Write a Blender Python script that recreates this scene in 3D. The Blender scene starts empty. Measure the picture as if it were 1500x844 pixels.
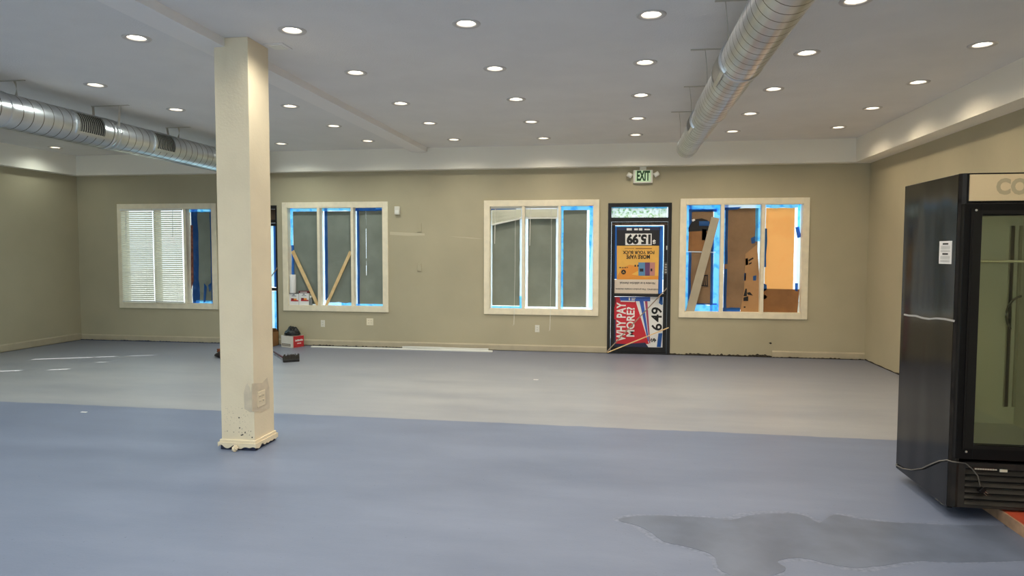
import bpy, bmesh, math, random
from mathutils import Vector, Matrix, noise
random.seed(7)
C = bpy.context.scene.collection
S = bpy.context.scene

# ------------------------------------------------------------------ camera
F, PITCH, YAW, ROLL, H = 990.8, 3.0329, 9.1103, .1478, 1.6
p_, y_, r_ = map(math.radians, (PITCH, YAW, ROLL))
fw = Vector((-math.sin(y_)*math.cos(p_), math.cos(y_)*math.cos(p_), -math.sin(p_)))
rt = Vector((math.cos(y_), math.sin(y_), 0)); up = rt.cross(fw)
RT = rt*math.cos(r_) + up*math.sin(r_); UP = up*math.cos(r_) - rt*math.sin(r_)
EYE = Vector((0, 0, H))
cam = bpy.data.cameras.new('camera'); co = bpy.data.objects.new('camera', cam); C.objects.link(co)
m3 = Matrix((RT, UP, -fw)).transposed(); co.matrix_world = Matrix.Translation(EYE) @ m3.to_4x4()
cam.sensor_width = 36; cam.lens = F/1500*36; cam.clip_start = .05; cam.clip_end = 200
S.camera = co
def at(u, v, ax, val):            # where the sight line of a measured point meets a real plane
    d = RT*((u-750)/F) - UP*((v-422)/F) + fw
    return EYE + d*((val-EYE[ax])/d[ax])
def atY(u, v, Y): return at(u, v, 1, Y)
def atZ(u, v, Z): return at(u, v, 2, Z)

# ------------------------------------------------------------------ room sizes
D, XL, XR, ZS, ZC = 10.789, -9.618, 3.629, 2.929, 3.273
XI, XLI, YI = 3.372, -9.47, 10.62          # inner faces of the dropped soffits
YB = -3.2                                  # wall behind the viewer

# ------------------------------------------------------------------ materials
def lin(c): return tuple(((x/255)/12.92 if x/255 <= .04045 else ((x/255+.055)/1.055)**2.4) for x in c) + (1,)
MATS = {}
def mat(name, rgb, rough=.6, metal=0, spec=.5, var=0, vscale=6, bump=0, bscale=60, rgb2=None, coat=0, emit=None, estr=0):
    if name in MATS: return MATS[name]
    m = bpy.data.materials.new(name); m.use_nodes = True; MATS[name] = m
    nt = m.node_tree; b = nt.nodes['Principled BSDF']
    b.inputs['Base Color'].default_value = lin(rgb)
    b.inputs['Roughness'].default_value = rough; b.inputs['Metallic'].default_value = metal
    b.inputs['Specular IOR Level'].default_value = spec
    if coat: b.inputs['Coat Weight'].default_value = coat
    if emit: b.inputs['Emission Color'].default_value = lin(emit); b.inputs['Emission Strength'].default_value = estr
    tc = nt.nodes.new('ShaderNodeTexCoord')
    if var or rgb2:
        n = nt.nodes.new('ShaderNodeTexNoise'); n.inputs['Scale'].default_value = vscale; n.inputs['Detail'].default_value = 5
        nt.links.new(tc.outputs['Object'], n.inputs['Vector'])
        r = nt.nodes.new('ShaderNodeValToRGB'); r.color_ramp.elements[0].position = .35; r.color_ramp.elements[1].position = .65
        a = rgb2 or tuple(max(0, x*(1-var)) for x in rgb)
        r.color_ramp.elements[0].color = lin(a); r.color_ramp.elements[1].color = lin(rgb)
        nt.links.new(n.outputs['Fac'], r.inputs['Fac']); nt.links.new(r.outputs['Color'], b.inputs['Base Color'])
    if bump:
        n = nt.nodes.new('ShaderNodeTexNoise'); n.inputs['Scale'].default_value = bscale; n.inputs['Detail'].default_value = 4
        nt.links.new(tc.outputs['Object'], n.inputs['Vector'])
        bp = nt.nodes.new('ShaderNodeBump'); bp.inputs['Strength'].default_value = bump; bp.inputs['Distance'].default_value = .01
        nt.links.new(n.outputs['Fac'], bp.inputs['Height']); nt.links.new(bp.outputs['Normal'], b.inputs['Normal'])
    return m
def translucent(name, rgb, trgb, rgb2=None, trgb2=None, scale=8, bumps=0):
    """thin sheet: reflects rgb, lets trgb through"""
    m = bpy.data.materials.new(name); m.use_nodes = True; nt = m.node_tree; nt.nodes.clear(); MATS[name] = m
    o = nt.nodes.new('ShaderNodeOutputMaterial'); add = nt.nodes.new('ShaderNodeAddShader')
    d = nt.nodes.new('ShaderNodeBsdfDiffuse'); t = nt.nodes.new('ShaderNodeBsdfTranslucent')
    d.inputs['Color'].default_value = lin(rgb); t.inputs['Color'].default_value = lin(trgb)
    if trgb2:
        tc = nt.nodes.new('ShaderNodeTexCoord'); n = nt.nodes.new('ShaderNodeTexNoise'); n.inputs['Scale'].default_value = scale; n.inputs['Detail'].default_value = 4
        nt.links.new(tc.outputs['Object'], n.inputs['Vector'])
        for sh, a, b in ((t, trgb, trgb2), (d, rgb, rgb2 or rgb)):
            r = nt.nodes.new('ShaderNodeValToRGB'); r.color_ramp.elements[0].position = .36; r.color_ramp.elements[1].position = .52
            r.color_ramp.elements[0].color = lin(a); r.color_ramp.elements[1].color = lin(b)
            nt.links.new(n.outputs['Fac'], r.inputs['Fac']); nt.links.new(r.outputs['Color'], sh.inputs['Color'])
    nt.links.new(d.outputs[0], add.inputs[0]); nt.links.new(t.outputs[0], add.inputs[1]); nt.links.new(add.outputs[0], o.inputs['Surface'])
    return m
def glass_mat(name, tint=(255, 255, 255), rough=.02, k=.10):
    m = bpy.data.materials.new(name); m.use_nodes = True; nt = m.node_tree; nt.nodes.clear(); MATS[name] = m
    o = nt.nodes.new('ShaderNodeOutputMaterial'); mx = nt.nodes.new('ShaderNodeMixShader')
    tr = nt.nodes.new('ShaderNodeBsdfTransparent'); tr.inputs['Color'].default_value = lin(tint)
    gl = nt.nodes.new('ShaderNodeBsdfGlossy'); gl.inputs['Roughness'].default_value = rough
    fr = nt.nodes.new('ShaderNodeFresnel'); fr.inputs['IOR'].default_value = 1.45
    ad = nt.nodes.new('ShaderNodeMath'); ad.operation = 'ADD'; ad.inputs[1].default_value = k-.04; ad.use_clamp = True
    nt.links.new(fr.outputs[0], ad.inputs[0]); nt.links.new(ad.outputs[0], mx.inputs[0])
    nt.links.new(tr.outputs[0], mx.inputs[1]); nt.links.new(gl.outputs[0], mx.inputs[2]); nt.links.new(mx.outputs[0], o.inputs['Surface'])
    return m

WALL = mat('wall_paint', (186, 176, 148), .75, spec=.25, var=.04, vscale=1.2, bump=.10, bscale=90)
CEIL = mat('ceiling_paint', (234, 231, 228), .9, spec=.1, var=.02, vscale=2, bump=.35, bscale=70)
FASC = mat('fascia_paint', (246, 240, 226), .8, spec=.15, bump=.06, bscale=60)
TRIM = mat('trim_paint', (246, 234, 206), .55, spec=.3, var=.04, vscale=9)
BASE = mat('baseboard_paint', (188, 176, 150), .6, spec=.3, var=.05, vscale=6)
COLM = mat('column_paint', (232, 217, 188), .7, spec=.25, var=.03, vscale=3, bump=.12, bscale=60)
PATCH = mat('bare_plaster', (214, 199, 174), .8, var=.06, vscale=14)
GRIME = mat('grime', (70, 62, 48), .9, rgb2=(22, 20, 18), vscale=28)
BLACK = mat('black_aluminium', (30, 27, 25), .45, metal=.2, var=.2, vscale=10)
WHITE = mat('white_plastic', (226, 222, 208), .45)
WHITEW = mat('white_board', (236, 234, 224), .5)
STEEL = None
DARK = mat('dark_void', (18, 18, 20), .8)
BLACKP = mat('black_plastic', (24, 23, 23), .4)
PINE = mat('pine', (240, 208, 154), .6, rgb2=(226, 188, 130), vscale=9)
PINEG = mat('weathered_pine', (168, 148, 126), .7, rgb2=(140, 122, 104), vscale=12)
GREYPLANK = mat('painted_plank', (184, 172, 148), .6, var=.04)
CARD = mat('cardboard', (158, 112, 66), .85, var=.10, vscale=5)
KRAFT = mat('kraft_paper', (150, 119, 88), .85, var=.10, vscale=4, bump=.25, bscale=12)
KRAFT2 = mat('dark_kraft', (160, 112, 68), .85, var=.12, vscale=4, bump=.2, bscale=12)
GREYP = mat('grey_paper', (136, 143, 132), .8, var=.08, vscale=3, bump=.25, bscale=10)
GREYP2 = mat('grey_paper_plain', (140, 146, 133), .8, var=.08, vscale=2.5, bump=.3, bscale=7)
TAPEB = translucent('tape_blue', (68, 106, 160), (22, 58, 112), rgb2=(46, 78, 128), trgb2=(40, 92, 155), scale=14)
TAPEL = translucent('tape_backlit', (90, 150, 205), (62, 178, 246), rgb2=(80, 150, 210), trgb2=(150, 228, 254), scale=9)
TAPEW = translucent('tape_white', (200, 215, 230), (200, 225, 240), trgb2=(235, 245, 250), scale=16)
ORANGE = translucent('amber_paper', (165, 125, 85), (224, 158, 84), trgb2=(234, 168, 92), scale=3)
LEAFV = translucent('leafy_film', (190, 200, 185), (105, 165, 85), trgb2=(253, 255, 252), scale=38)  # bright trees outside, put into the sheet colour
SHEET = translucent('white_sheet', (200, 220, 225), (195, 228, 236), trgb2=(215, 240, 244), scale=9)
GLASS = glass_mat('window_glass')
FGLASS = glass_mat('fridge_glass', (236, 236, 220), .03, .06)
INK = mat('black_ink', (20, 18, 18), .6)
PWHITE = mat('poster_white', (238, 236, 232), .5)
PRED = mat('poster_red', (206, 38, 52), .5)
PDRED = mat('poster_dark_red', (120, 30, 40), .5)
PBLUE = mat('poster_blue', (56, 96, 186), .5)
PNAVY = mat('poster_navy', (40, 46, 78), .5)
PYEL = mat('poster_yellow', (242, 186, 84), .5, var=.04, vscale=6)
PORG = mat('poster_orange', (232, 150, 52), .5)
PBLACK = mat('poster_black', (32, 28, 32), .5)
PWARN = mat('poster_cream', (222, 206, 188), .5)
RED = mat('carton_red', (184, 40, 46), .55)
MAROON = mat('lid_maroon', (110, 34, 38), .5)
GREEN = mat('exit_green', (28, 78, 30), .5)

def floor_material():
    m = bpy.data.materials.new('painted_concrete'); m.use_nodes = True; nt = m.node_tree; b = nt.nodes['Principled BSDF']
    N = nt.nodes.new; L = nt.links.new
    tc = N('ShaderNodeTexCoord'); sp = N('ShaderNodeSeparateXYZ'); L(tc.outputs['Object'], sp.inputs[0])
    n1 = N('ShaderNodeTexNoise'); n1.inputs['Scale'].default_value = 3.5; n1.inputs['Detail'].default_value = 6; L(tc.outputs['Object'], n1.inputs['Vector'])
    # wobble of the roller edge
    ma = N('ShaderNodeMath'); ma.operation = 'MULTIPLY_ADD'; ma.inputs[1].default_value = .06; L(n1.outputs['Fac'], ma.inputs[0]); L(sp.outputs['Y'], ma.inputs[2])
    mr = N('ShaderNodeMapRange'); mr.inputs['From Min'].default_value = 6.19; mr.inputs['From Max'].default_value = 6.215; L(ma.outputs[0], mr.inputs['Value'])
    def ramp(a, c, src, p0=.3, p1=.7):
        r = N('ShaderNodeValToRGB'); r.color_ramp.elements[0].position = p0; r.color_ramp.elements[1].position = p1
        r.color_ramp.elements[0].color = lin(a); r.color_ramp.elements[1].color = lin(c); L(src, r.inputs['Fac']); return r
    mp = N('ShaderNodeMapping'); mp.inputs['Scale'].default_value = (.35, 1.1, 1); L(tc.outputs['Object'], mp.inputs['Vector'])
    n2 = N('ShaderNodeTexNoise'); n2.inputs['Scale'].default_value = 1.6; n2.inputs['Detail'].default_value = 7; n2.inputs['Roughness'].default_value = .65; L(mp.outputs[0], n2.inputs['Vector'])
    near = ramp((104, 114, 137), (121, 131, 154), n2.outputs['Fac'])
    far = ramp((138, 141, 149), (160, 161, 164), n2.outputs['Fac'])
    # the far coat turns bluer close to the window wall
    mr2 = N('ShaderNodeMapRange'); mr2.inputs['From Min'].default_value = 8.2; mr2.inputs['From Max'].default_value = 10.8; L(ma.outputs[0], mr2.inputs['Value'])
    mxf = N('ShaderNodeMix'); mxf.data_type = 'RGBA'; mxf.inputs['B'].default_value = lin((112, 117, 134)); L(mr2.outputs[0], mxf.inputs['Factor']); L(far.outputs[0], mxf.inputs['A'])
    mx = N('ShaderNodeMix'); mx.data_type = 'RGBA'; L(mr.outputs[0], mx.inputs['Factor']); L(near.outputs[0], mx.inputs['A']); L(mxf.outputs['Result'], mx.inputs['B'])
    # specks
    n3 = N('ShaderNodeTexNoise'); n3.inputs['Scale'].default_value = 55; n3.inputs['Detail'].default_value = 2; L(tc.outputs['Object'], n3.inputs['Vector'])
    sk = ramp((70, 74, 86), (255, 255, 255), n3.outputs['Fac'], .24, .27)
    mu = N('ShaderNodeMix'); mu.data_type = 'RGBA'; mu.blend_type = 'MULTIPLY'; mu.inputs['Factor'].default_value = .5; L(mx.outputs['Result'], mu.inputs['A']); L(sk.outputs[0], mu.inputs['B'])
    L(mu.outputs['Result'], b.inputs['Base Color'])
    rr = N('ShaderNodeMapRange'); rr.inputs['To Min'].default_value = .34; rr.inputs['To Max'].default_value = .5; L(n2.outputs['Fac'], rr.inputs['Value']); L(rr.outputs[0], b.inputs['Roughness'])
    b.inputs['Specular IOR Level'].default_value = .35
    bp = N('ShaderNodeBump'); bp.inputs['Strength'].default_value = .06; bp.inputs['Distance'].default_value = .01; L(n3.outputs['Fac'], bp.inputs['Height']); L(bp.outputs[0], b.inputs['Normal'])
    return m
FLOOR = floor_material()
DUCT = mat('galvanised_steel', (222, 225, 228), .30, metal=1, rgb2=(200, 203, 206), vscale=4)
DUCTSEAM = mat('duct_seam', (104, 102, 98), .45, metal=.9)
STRAP = mat('hanger_steel', (186, 181, 170), .5, metal=.2)

# ------------------------------------------------------------------ mesh builder
class MB:
    def __init__(s): s.bm = bmesh.new(); s.mi = 0
    def _f(s, vs):
        try:
            f = s.bm.faces.new(vs); f.material_index = s.mi; return f
        except ValueError: pass
    def box(s, a, b, M=None, bev=0):
        x0, y0, z0 = (min(a[i], b[i]) for i in range(3)); x1, y1, z1 = (max(a[i], b[i]) for i in range(3))
        P = [Vector(q) for q in ((x0,y0,z0),(x1,y0,z0),(x1,y1,z0),(x0,y1,z0),(x0,y0,z1),(x1,y0,z1),(x1,y1,z1),(x0,y1,z1))]
        if M: P = [M @ q for q in P]
        v = [s.bm.verts.new(q) for q in P]
        fs = [s._f([v[i] for i in q]) for q in ((0,3,2,1),(4,5,6,7),(0,1,5,4),(1,2,6,5),(2,3,7,6),(3,0,4,7))]
        if bev:
            es = list({e for f in fs for e in f.edges})
            r = bmesh.ops.bevel(s.bm, geom=es, offset=bev, segments=2, affect='EDGES', profile=.5)
            for f in r['faces']: f.material_index = s.mi
        return s
    def poly(s, pts): s._f([s.bm.verts.new(Vector(p)) for p in pts]); return s
    def prism(s, pts, vec):
        vec = Vector(vec); a = [s.bm.verts.new(Vector(p)) for p in pts]; b = [s.bm.verts.new(Vector(p)+vec) for p in pts]; n = len(a)
        s._f(a[::-1]); s._f(b)
        for i in range(n): s._f([a[i], a[(i+1) % n], b[(i+1) % n], b[i]])
        return s
    def bar(s, a, b, w, h, roll=0):           # square bar between two points
        a, b = Vector(a), Vector(b); d = b-a; M = Matrix.Translation(a) @ d.to_track_quat('Z', 'Y').to_matrix().to_4x4() @ Matrix.Rotation(roll, 4, 'Z')
        return s.box((-w/2, -h/2, 0), (w/2, h/2, d.length), M)
    def tube(s, pts, r, n=8, cap=True):
        pts = [Vector(p) for p in pts]; rings = []
        rr = r if isinstance(r, (list, tuple)) else [r]*len(pts)
        for i, p in enumerate(pts):
            t = (pts[min(i+1, len(pts)-1)]-pts[max(i-1, 0)]).normalized(); q = t.to_track_quat('Z', 'Y')
            rings.append([s.bm.verts.new(p + q @ Vector((math.cos(k*2*math.pi/n)*rr[i], math.sin(k*2*math.pi/n)*rr[i], 0))) for k in range(n)])
        for a, b in zip(rings, rings[1:]):
            for k in range(n): s._f([a[k], a[(k+1) % n], b[(k+1) % n], b[k]])
        if cap: s._f(rings[0][::-1]); s._f(rings[-1])
        return s
    def lathe(s, prof, c=(0,0,0), n=32, axis='Z', capends=False):
        c = Vector(c); rings = []
        for r, z in prof:
            ring = []
            for k in range(n):
                a = k*2*math.pi/n; q = Vector((r*math.cos(a), r*math.sin(a), z))
                if axis == 'Y': q = Vector((q.x, q.z, q.y))
                ring.append(s.bm.verts.new(c+q))
            rings.append(ring)
        for a, b in zip(rings, rings[1:]):
            for k in range(n): s._f([a[k], a[(k+1) % n], b[(k+1) % n], b[k]])
        if capends: s._f(rings[0][::-1]); s._f(rings[-1])
        return s
    def build(s, name, m, parent=None, smooth=False, recalc=True):
        if recalc: bmesh.ops.recalc_face_normals(s.bm, faces=s.bm.faces[:])
        me = bpy.data.meshes.new(name); s.bm.to_mesh(me); s.bm.free()
        for x in (m if isinstance(m, (list, tuple)) else [m]): me.materials.append(x)
        if smooth: me.polygons.foreach_set('use_smooth', [True]*len(me.polygons))
        o = bpy.data.objects.new(name, me); C.objects.link(o)
        if parent:
            o.parent = parent; o.matrix_parent_inverse = Matrix.Translation(-parent.location) if parent.type == 'EMPTY' else Matrix()
        return o
def tag(o, label=None, cat=None, group=None, kind=None):
    if label: o['label'] = label
    if cat: o['category'] = cat
    if group: o['group'] = group
    if kind: o['kind'] = kind
    return o
def thing(name, label, cat, loc=(0,0,0), group=None):
    o = bpy.data.objects.new(name, None); C.objects.link(o); o.location = loc; o.empty_display_size = .1
    return tag(o, label, cat, group)
def struct(o, label=None): o['kind'] = 'structure'; (label and o.__setitem__('label', label)); return o

def letters(name, text, rect, y, m, parent, turn=0, bold=.0, spacing=1.0, depth=.001):
    """raised flat lettering filling rect=(x0,x1,z0,z1) on a plane y=const that faces the viewer side"""
    cu = bpy.data.curves.new('t', 'FONT'); cu.body = text; cu.size = 1; cu.offset = bold; cu.space_character = spacing; cu.resolution_u = 3
    to = bpy.data.objects.new('t', cu); C.objects.link(to); bpy.context.view_layer.update()
    me = bpy.data.meshes.new_from_object(to.evaluated_get(bpy.context.evaluated_depsgraph_get()))
    bpy.data.objects.remove(to); bpy.data.curves.remove(cu)
    xs = [v.co.x for v in me.vertices]; ys = [v.co.y for v in me.vertices]
    ax, bx, ay, by = min(xs), max(xs), min(ys), max(ys); x0, x1, z0, z1 = rect
    for v in me.vertices:
        a = (v.co.x-ax)/(bx-ax); b = (v.co.y-ay)/(by-ay)
        if turn == 180: a, b = 1-a, 1-b
        elif turn == 90: a, b = 1-b, a
        v.co = Vector((x0+a*(x1-x0), y, z0+b*(z1-z0)))
    me.materials.clear(); me.materials.append(m); me.name = name
    o = bpy.data.objects.new(name, me); C.objects.link(o)
    if parent:
        o.parent = parent; o.matrix_parent_inverse = Matrix.Translation(-parent.location) if parent.type == 'EMPTY' else Matrix()
    return o
def pxrect(u0, v0, u1, v1, Y):
    a, b = atY(u0, v0, Y), atY(u1, v1, Y); return (a.x, b.x, b.z, a.z)
def pxpoly(pts, Y): return [atY(u, v, Y) for u, v in pts]

# ------------------------------------------------------------------ room shell
struct(MB().box((XL-.2, YB-.2, -.15), (XR+.2, D+.2, 0)).build('floor', FLOOR))
struct(MB().box((-45, -40, -.30), (40, 60, -.2)).build('ground', mat('pale_concrete', (190, 188, 182), .9, var=.08, vscale=1.5)))

def wall_with_holes(name, x0, x1, z0, z1, y0, y1, holes, m, axis='x'):
    mb = MB(); xs = sorted({x0, x1, *[h[0] for h in holes], *[h[1] for h in holes]})
    for a, b in zip(xs, xs[1:]):
        hs = sorted([(h[2], h[3]) for h in holes if h[0] < (a+b)/2 < h[1]]); z = z0
        for h0, h1 in hs:
            if h0 > z: mb.box((a, y0, z), (b, y1, h0))
            z = h1
        if z < z1: mb.box((a, y0, z), (b, y1, z1))
    bmesh.ops.remove_doubles(mb.bm, verts=mb.bm.verts[:], dist=1e-5)
    return struct(mb.build(name, m))
CW = .085
WINS = [(-8.815, -6.905), (-5.687, -3.812), (-2.190, -.340), (.902, 2.795)]
WZ0, WZ1 = .592, 2.432
DOORS = [(-6.74, -5.79, 2.385), (-.200, .775, 2.372)]
holes = [(a+CW, b-CW, WZ0+CW, WZ1-CW) for a, b in WINS] + [(a, b, 0, z) for a, b, z in DOORS]
wb = wall_with_holes('wall_back', XL-.2, XR+.2, 0, ZC+.2, D, D+.16, holes, WALL)
wy0, wy1, wz0, wz1 = 6.3, 8.7, .45, 2.2
struct(MB().box((XL-.2, YB, 0), (XL, wy0, ZC+.2)).box((XL-.2, wy1, 0), (XL, D, ZC+.2)).box((XL-.2, wy0, 0), (XL, wy1, wz0)).box((XL-.2, wy0, wz1), (XL, wy1, ZC+.2)).build('wall_left', WALL))
w8 = MB()
for q in ((wy0, wz0, wy0+.04, wz1), (wy1-.04, wz0, wy1, wz1), (wy0, wz0, wy1, wz0+.04), (wy0, wz1-.04, wy1, wz1)): w8.box((XL-.19, q[0], q[1]), (XL-.13, q[2], q[3]))
w8 = struct(w8.build('window_8', TRIM))
MB().box((XL-.17, wy0+.03, wz0+.03), (XL-.165, wy1-.03, wz1-.03)).build('pane', GLASS, w8)
gaps = [(8.105, 8.185, .60, .965), (8.12, 8.19, .985, 1.11), (8.13, 8.18, 1.20, 1.36), (6.97, 7.05, .66, .93), (6.93, 7.0, 1.10, 1.21), (7.53, 7.58, 1.18, 1.235)]
mbp = MB(); ys = sorted({wy0, wy1, *[g[0] for g in gaps], *[g[1] for g in gaps]})
for a, b in zip(ys, ys[1:]):            # card over the glass with torn gaps that let thin sunbeams in
    z = wz0
    for g0, g1 in sorted((g[2], g[3]) for g in gaps if g[0] < (a+b)/2 < g[1]):
        mbp.poly([(XL-.12, a, z), (XL-.12, b, z), (XL-.12, b, g0), (XL-.12, a, g0)]); z = g1
    mbp.poly([(XL-.12, a, z), (XL-.12, b, z), (XL-.12, b, wz1), (XL-.12, a, wz1)])
mbp.build('window_card', KRAFT, w8, recalc=False)
struct(MB().box((XR, YB, 0), (XR+.2, D, ZC+.2)).build('wall_right', WALL))
REAR = [(-8.2, -4.6, .5, 2.6), (-3.6, 0, .5, 2.6), (1.0, 3.0, .5, 2.6)]
wall_with_holes('wall_front', XL-.2, XR+.2, 0, ZC+.2, YB-.2, YB, REAR, WALL)
for k, (a, b, z0, z1) in enumerate(REAR):
    w = MB()
    for q in ((a, YB-.12, z0, a+.06, z1), (b-.06, YB-.12, z0, b, z1), ((a+b)/2-.03, YB-.12, z0, (a+b)/2+.03, z1)): w.box((q[0], q[1], q[2]), (q[3], YB-.04, q[4]))
    w.box((a, YB-.12, z0), (b, YB-.04, z0+.06)).box((a, YB-.12, z1-.06), (b, YB-.04, z1))
    wo = struct(w.build(f'window_{5+k}', TRIM))
    MB().box((a+.03, YB-.085, z0+.03), (b-.03, YB-.08, z1-.03)).build('pane', GLASS, wo)
    MB().poly([(a+.03, YB-.03, z0+.02), (b-.03, YB-.03, z0+.02), (b-.03, YB-.03, z1-.02), (a+.03, YB-.03, z1-.02)]).build('roller_shade', SHEET, wo)  # unseen sheet added to diffuse sun entering the front windows

# ceiling lights ---------------------------------------------------------------
LX = {-1: -5.246, 0: -3.811, 1: -2.485, 2: -1.143, 3: .1925, 4: 1.538, 5: 2.913}
LY = [4.925, 6.163, 7.425, 8.663, 9.938]
rowname = {-1: 'in line beside the grilled duct', 0: 'in line just beyond ceiling beam', 1: 'in line just before ceiling beam',
           2: 'in line toward the raised blinds', 3: 'in line toward the exit sign',
           4: 'in line between duct and soffit', 5: 'in line along the lit soffit'}
ordn = ['fifth', 'fourth', 'third', 'second', 'first']
PX = {(1,0):(428,46),(1,1):(521,108),(1,2):(587,153),(1,3):(629,182),(1,4):(665,206),(2,0):(683,36),(2,1):(725,102),(2,2):(756,147),(2,3):(778,180),(2,4):(796,204),
 (3,0):(954,23),(3,1):(945,93),(3,2):(939,141),(3,3):(934,175),(3,4):(931,199),(4,0):(1254,2),(4,1):(1182,79),(4,2):(1133,132),(4,3):(1099,168),(4,4):(1073,194),
 (5,1):(1439,67),(5,2):(1345,122),(5,3):(1278,160),(5,4):(1228,188),(0,0):(200,57),(0,2):(425,157),(0,3):(489,186),(0,4):(539,208),(-1,1):(140,126),(-1,2):(258,162),(-1,4):(412,212)}
spots = []
for (i, j), (u, v) in PX.items():
    q = atZ(u, v-1.5, ZC); spots.append((q.x, q.y, f'recessed ceiling light, {ordn[j]} from the far wall, {rowname[i]}'))
q = atZ(81, 216, ZC); spots.append((q.x, q.y, 'round recessed ceiling light standing alone beyond the grilled duct, near the side wall'))
ce = struct(MB().box((XL-.2, YB-.2, ZC), (XR+.2, D+.2, ZC+.16)).build('ceiling', CEIL))
cut = MB()
for x, y, _ in spots: cut.lathe([(.074, -.05), (.074, .10)], (x, y, ZC), 28, capends=True)
cutter = cut.build('cutter', CEIL)
md = ce.modifiers.new('b', 'BOOLEAN'); md.operation = 'DIFFERENCE'; md.object = cutter; md.solver = 'EXACT'
bpy.context.view_layer.update()
me = bpy.data.meshes.new_from_object(ce.evaluated_get(bpy.context.evaluated_depsgraph_get()))
ce.modifiers.clear(); ce.data = me; me.name = 'ceiling'
bpy.data.objects.remove(cutter)

RINGM = mat('trim_ring_white', (206, 200, 194), .5)
BAFF = mat('baffle_white', (225, 222, 214), .4)
LENS = mat('lamp_lens', (255, 250, 240), .5, emit=(255, 244, 224), estr=7)
LIGHTC = (1.0, .89, .72)
proto = thing('ceiling_light', 'x', 'ceiling light', (0, 0, ZC), 'recessed ceiling lights')
MB().lathe([(.069, .004), (.071, -.004), (.086, -.007), (.102, -.007), (.106, -.001), (.106, .0)], (0, 0, 0), 36).build('trim_ring', RINGM, None, True).parent = proto
MB().lathe([(.0695, .003), (.068, .014), (.066, .022)], (0, 0, 0), 36).build('baffle', BAFF, None, True).parent = proto
MB().lathe([(.0005, .016), (.04, .017), (.0665, .022)], (0, 0, 0), 36).build('lens', LENS, None, True).parent = proto
def downlight(x, y, k=1):
    sl = bpy.data.lights.new('downlight', 'SPOT'); sl.spot_size = math.radians(155); sl.spot_blend = .8; sl.shadow_soft_size = .05
    t = min(1, max(0, (x+6)/9)); A, B, G = (.90, 1.0, .93), (1.0, .92, .78), (1.0, .84, .62)   # cooler lamps toward the blinds, warmer at the fridge end
    sl.color = tuple(A[i]+(B[i]-A[i])*t*2 for i in range(3)) if t < .5 else tuple(B[i]+(G[i]-B[i])*(t-.5)*2 for i in range(3))
    sl.energy = k*(33+1*t)*(1.3 if x < -4.5 else 1)
    lo = bpy.data.objects.new('downlight', sl); C.objects.link(lo); lo.location = (x, y, ZC-.012)
for k, (x, y, lab) in enumerate(spots):
    if k == 0: r = proto
    else:
        r = proto.copy(); C.objects.link(r)
        for ch in proto.children:
            c = ch.copy(); C.objects.link(c); c.parent = r
    r.location = (x, y, ZC); r['label'] = lab
    downlight(x, y, .35 if x < -8.5 else .72 if x > 2.5 else 1)
# same downlights carry on over the viewer's head (out of frame)
for x in (-7.5, -5.2, -3.8, -2.4, -1.1, .2, 1.54, 2.9):
    for y in (3.6, 2.3, .9, -.5, -1.9):
        downlight(x, y)
for x in (-7.4,):
    for y in (4.9, 6.2, 7.4, 8.7):
        downlight(x, y)

# soffits / fascia
struct(MB().box((XI, YB, ZS), (XR, D, ZC)).build('trim_1', FASC))
struct(MB().box((XLI, YI, ZS), (XI, D, ZC)).build('trim_2', FASC))
struct(MB().box((XL, YB, ZS), (XLI, D, ZC)).build('trim_3', FASC))
mb = MB()
for d0 in (.0,): pass
# beam along the ceiling, ends short of the back soffit
struct(MB().box((-3.33, YB, ZC-.07), (-3.085, YI-.02, ZC)).build('beam', mat('beam_paint', (240, 236, 232), .85, spec=.12)))

# baseboards
def baseboard(name, a, b, h, t=.016):
    mb = MB(); a = Vector(a); b = Vector(b)
    n = Vector((0, -1, 0)) if abs(a.x-b.x) > abs(a.y-b.y) else Vector((1, 0, 0))
    prof = [(0, 0), (t, 0), (t, h-.02), (t*.55, h-.008), (t*.4, h), (0, h)]
    mb.prism([a + n*p + Vector((0, 0, z+.012)) for p, z in prof], b-a)
    return struct(mb.build(name, BASE))
bz = .095
baseboard('baseboard_back', (XL, D, 0), (DOORS[0][0]-.02, D, 0), bz)
baseboard('baseboard_middle', (DOORS[0][1]+.01, D, 0), (DOORS[1][0]-.005, D, 0), bz)
xb = atY(1131, 520, D).x
baseboard('baseboard_corner', (xb, D, 0), (XR, D, 0), bz)
baseboard('baseboard_left', (XL, D, 0), (XL, YB, 0), bz+.02)
# grime where the baseboard is missing and where caulk is torn
def ragged(name, x0, x1, h0, h1, m, y=D-.003, step=.012, z0=0):
    mb = MB(); x = x0; pts = []
    while x < x1: pts.append((x, y, z0 + h0 + (h1-h0)*(abs(noise.noise(Vector((x*2.1, 3, 1))))*.9+abs(noise.noise(Vector((x*17, 7, 2))))*.8))); x += step
    pts += [(x1, y, z0+h0), (x1, y, z0), (x0, y, z0)]
    mb.prism(pts, (0, .0025, 0)); return mb.build(name, m, wb)
ragged('grime_strip', DOORS[1][1], xb, .012, .065, GRIME)
ragged('grime_strip', xb, XR-.02, .006, .028, GRIME, D-.020)
ragged('grime_strip', -5.75, -2.9, .006, .030, GRIME, D-.020)
ragged('grime_strip', XL, DOORS[0][0]-.03, .006, .026, mat('navy_overpaint', (62, 70, 98), .7, var=.3, vscale=20), D-.020)
mb = MB()
y = 5.2; pts = [(XR-.003, 5.2, 0)]
while y < D: pts.append((XR-.003, y, .012+.05*abs(noise.noise(Vector((y*3.3, 0, 5)))))); y += .05
pts.append((XR-.003, D, 0)); mb.prism(pts, (.002, 0, 0)); mb.build('grime_strip', GRIME, bpy.data.objects['wall_right'])
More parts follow.
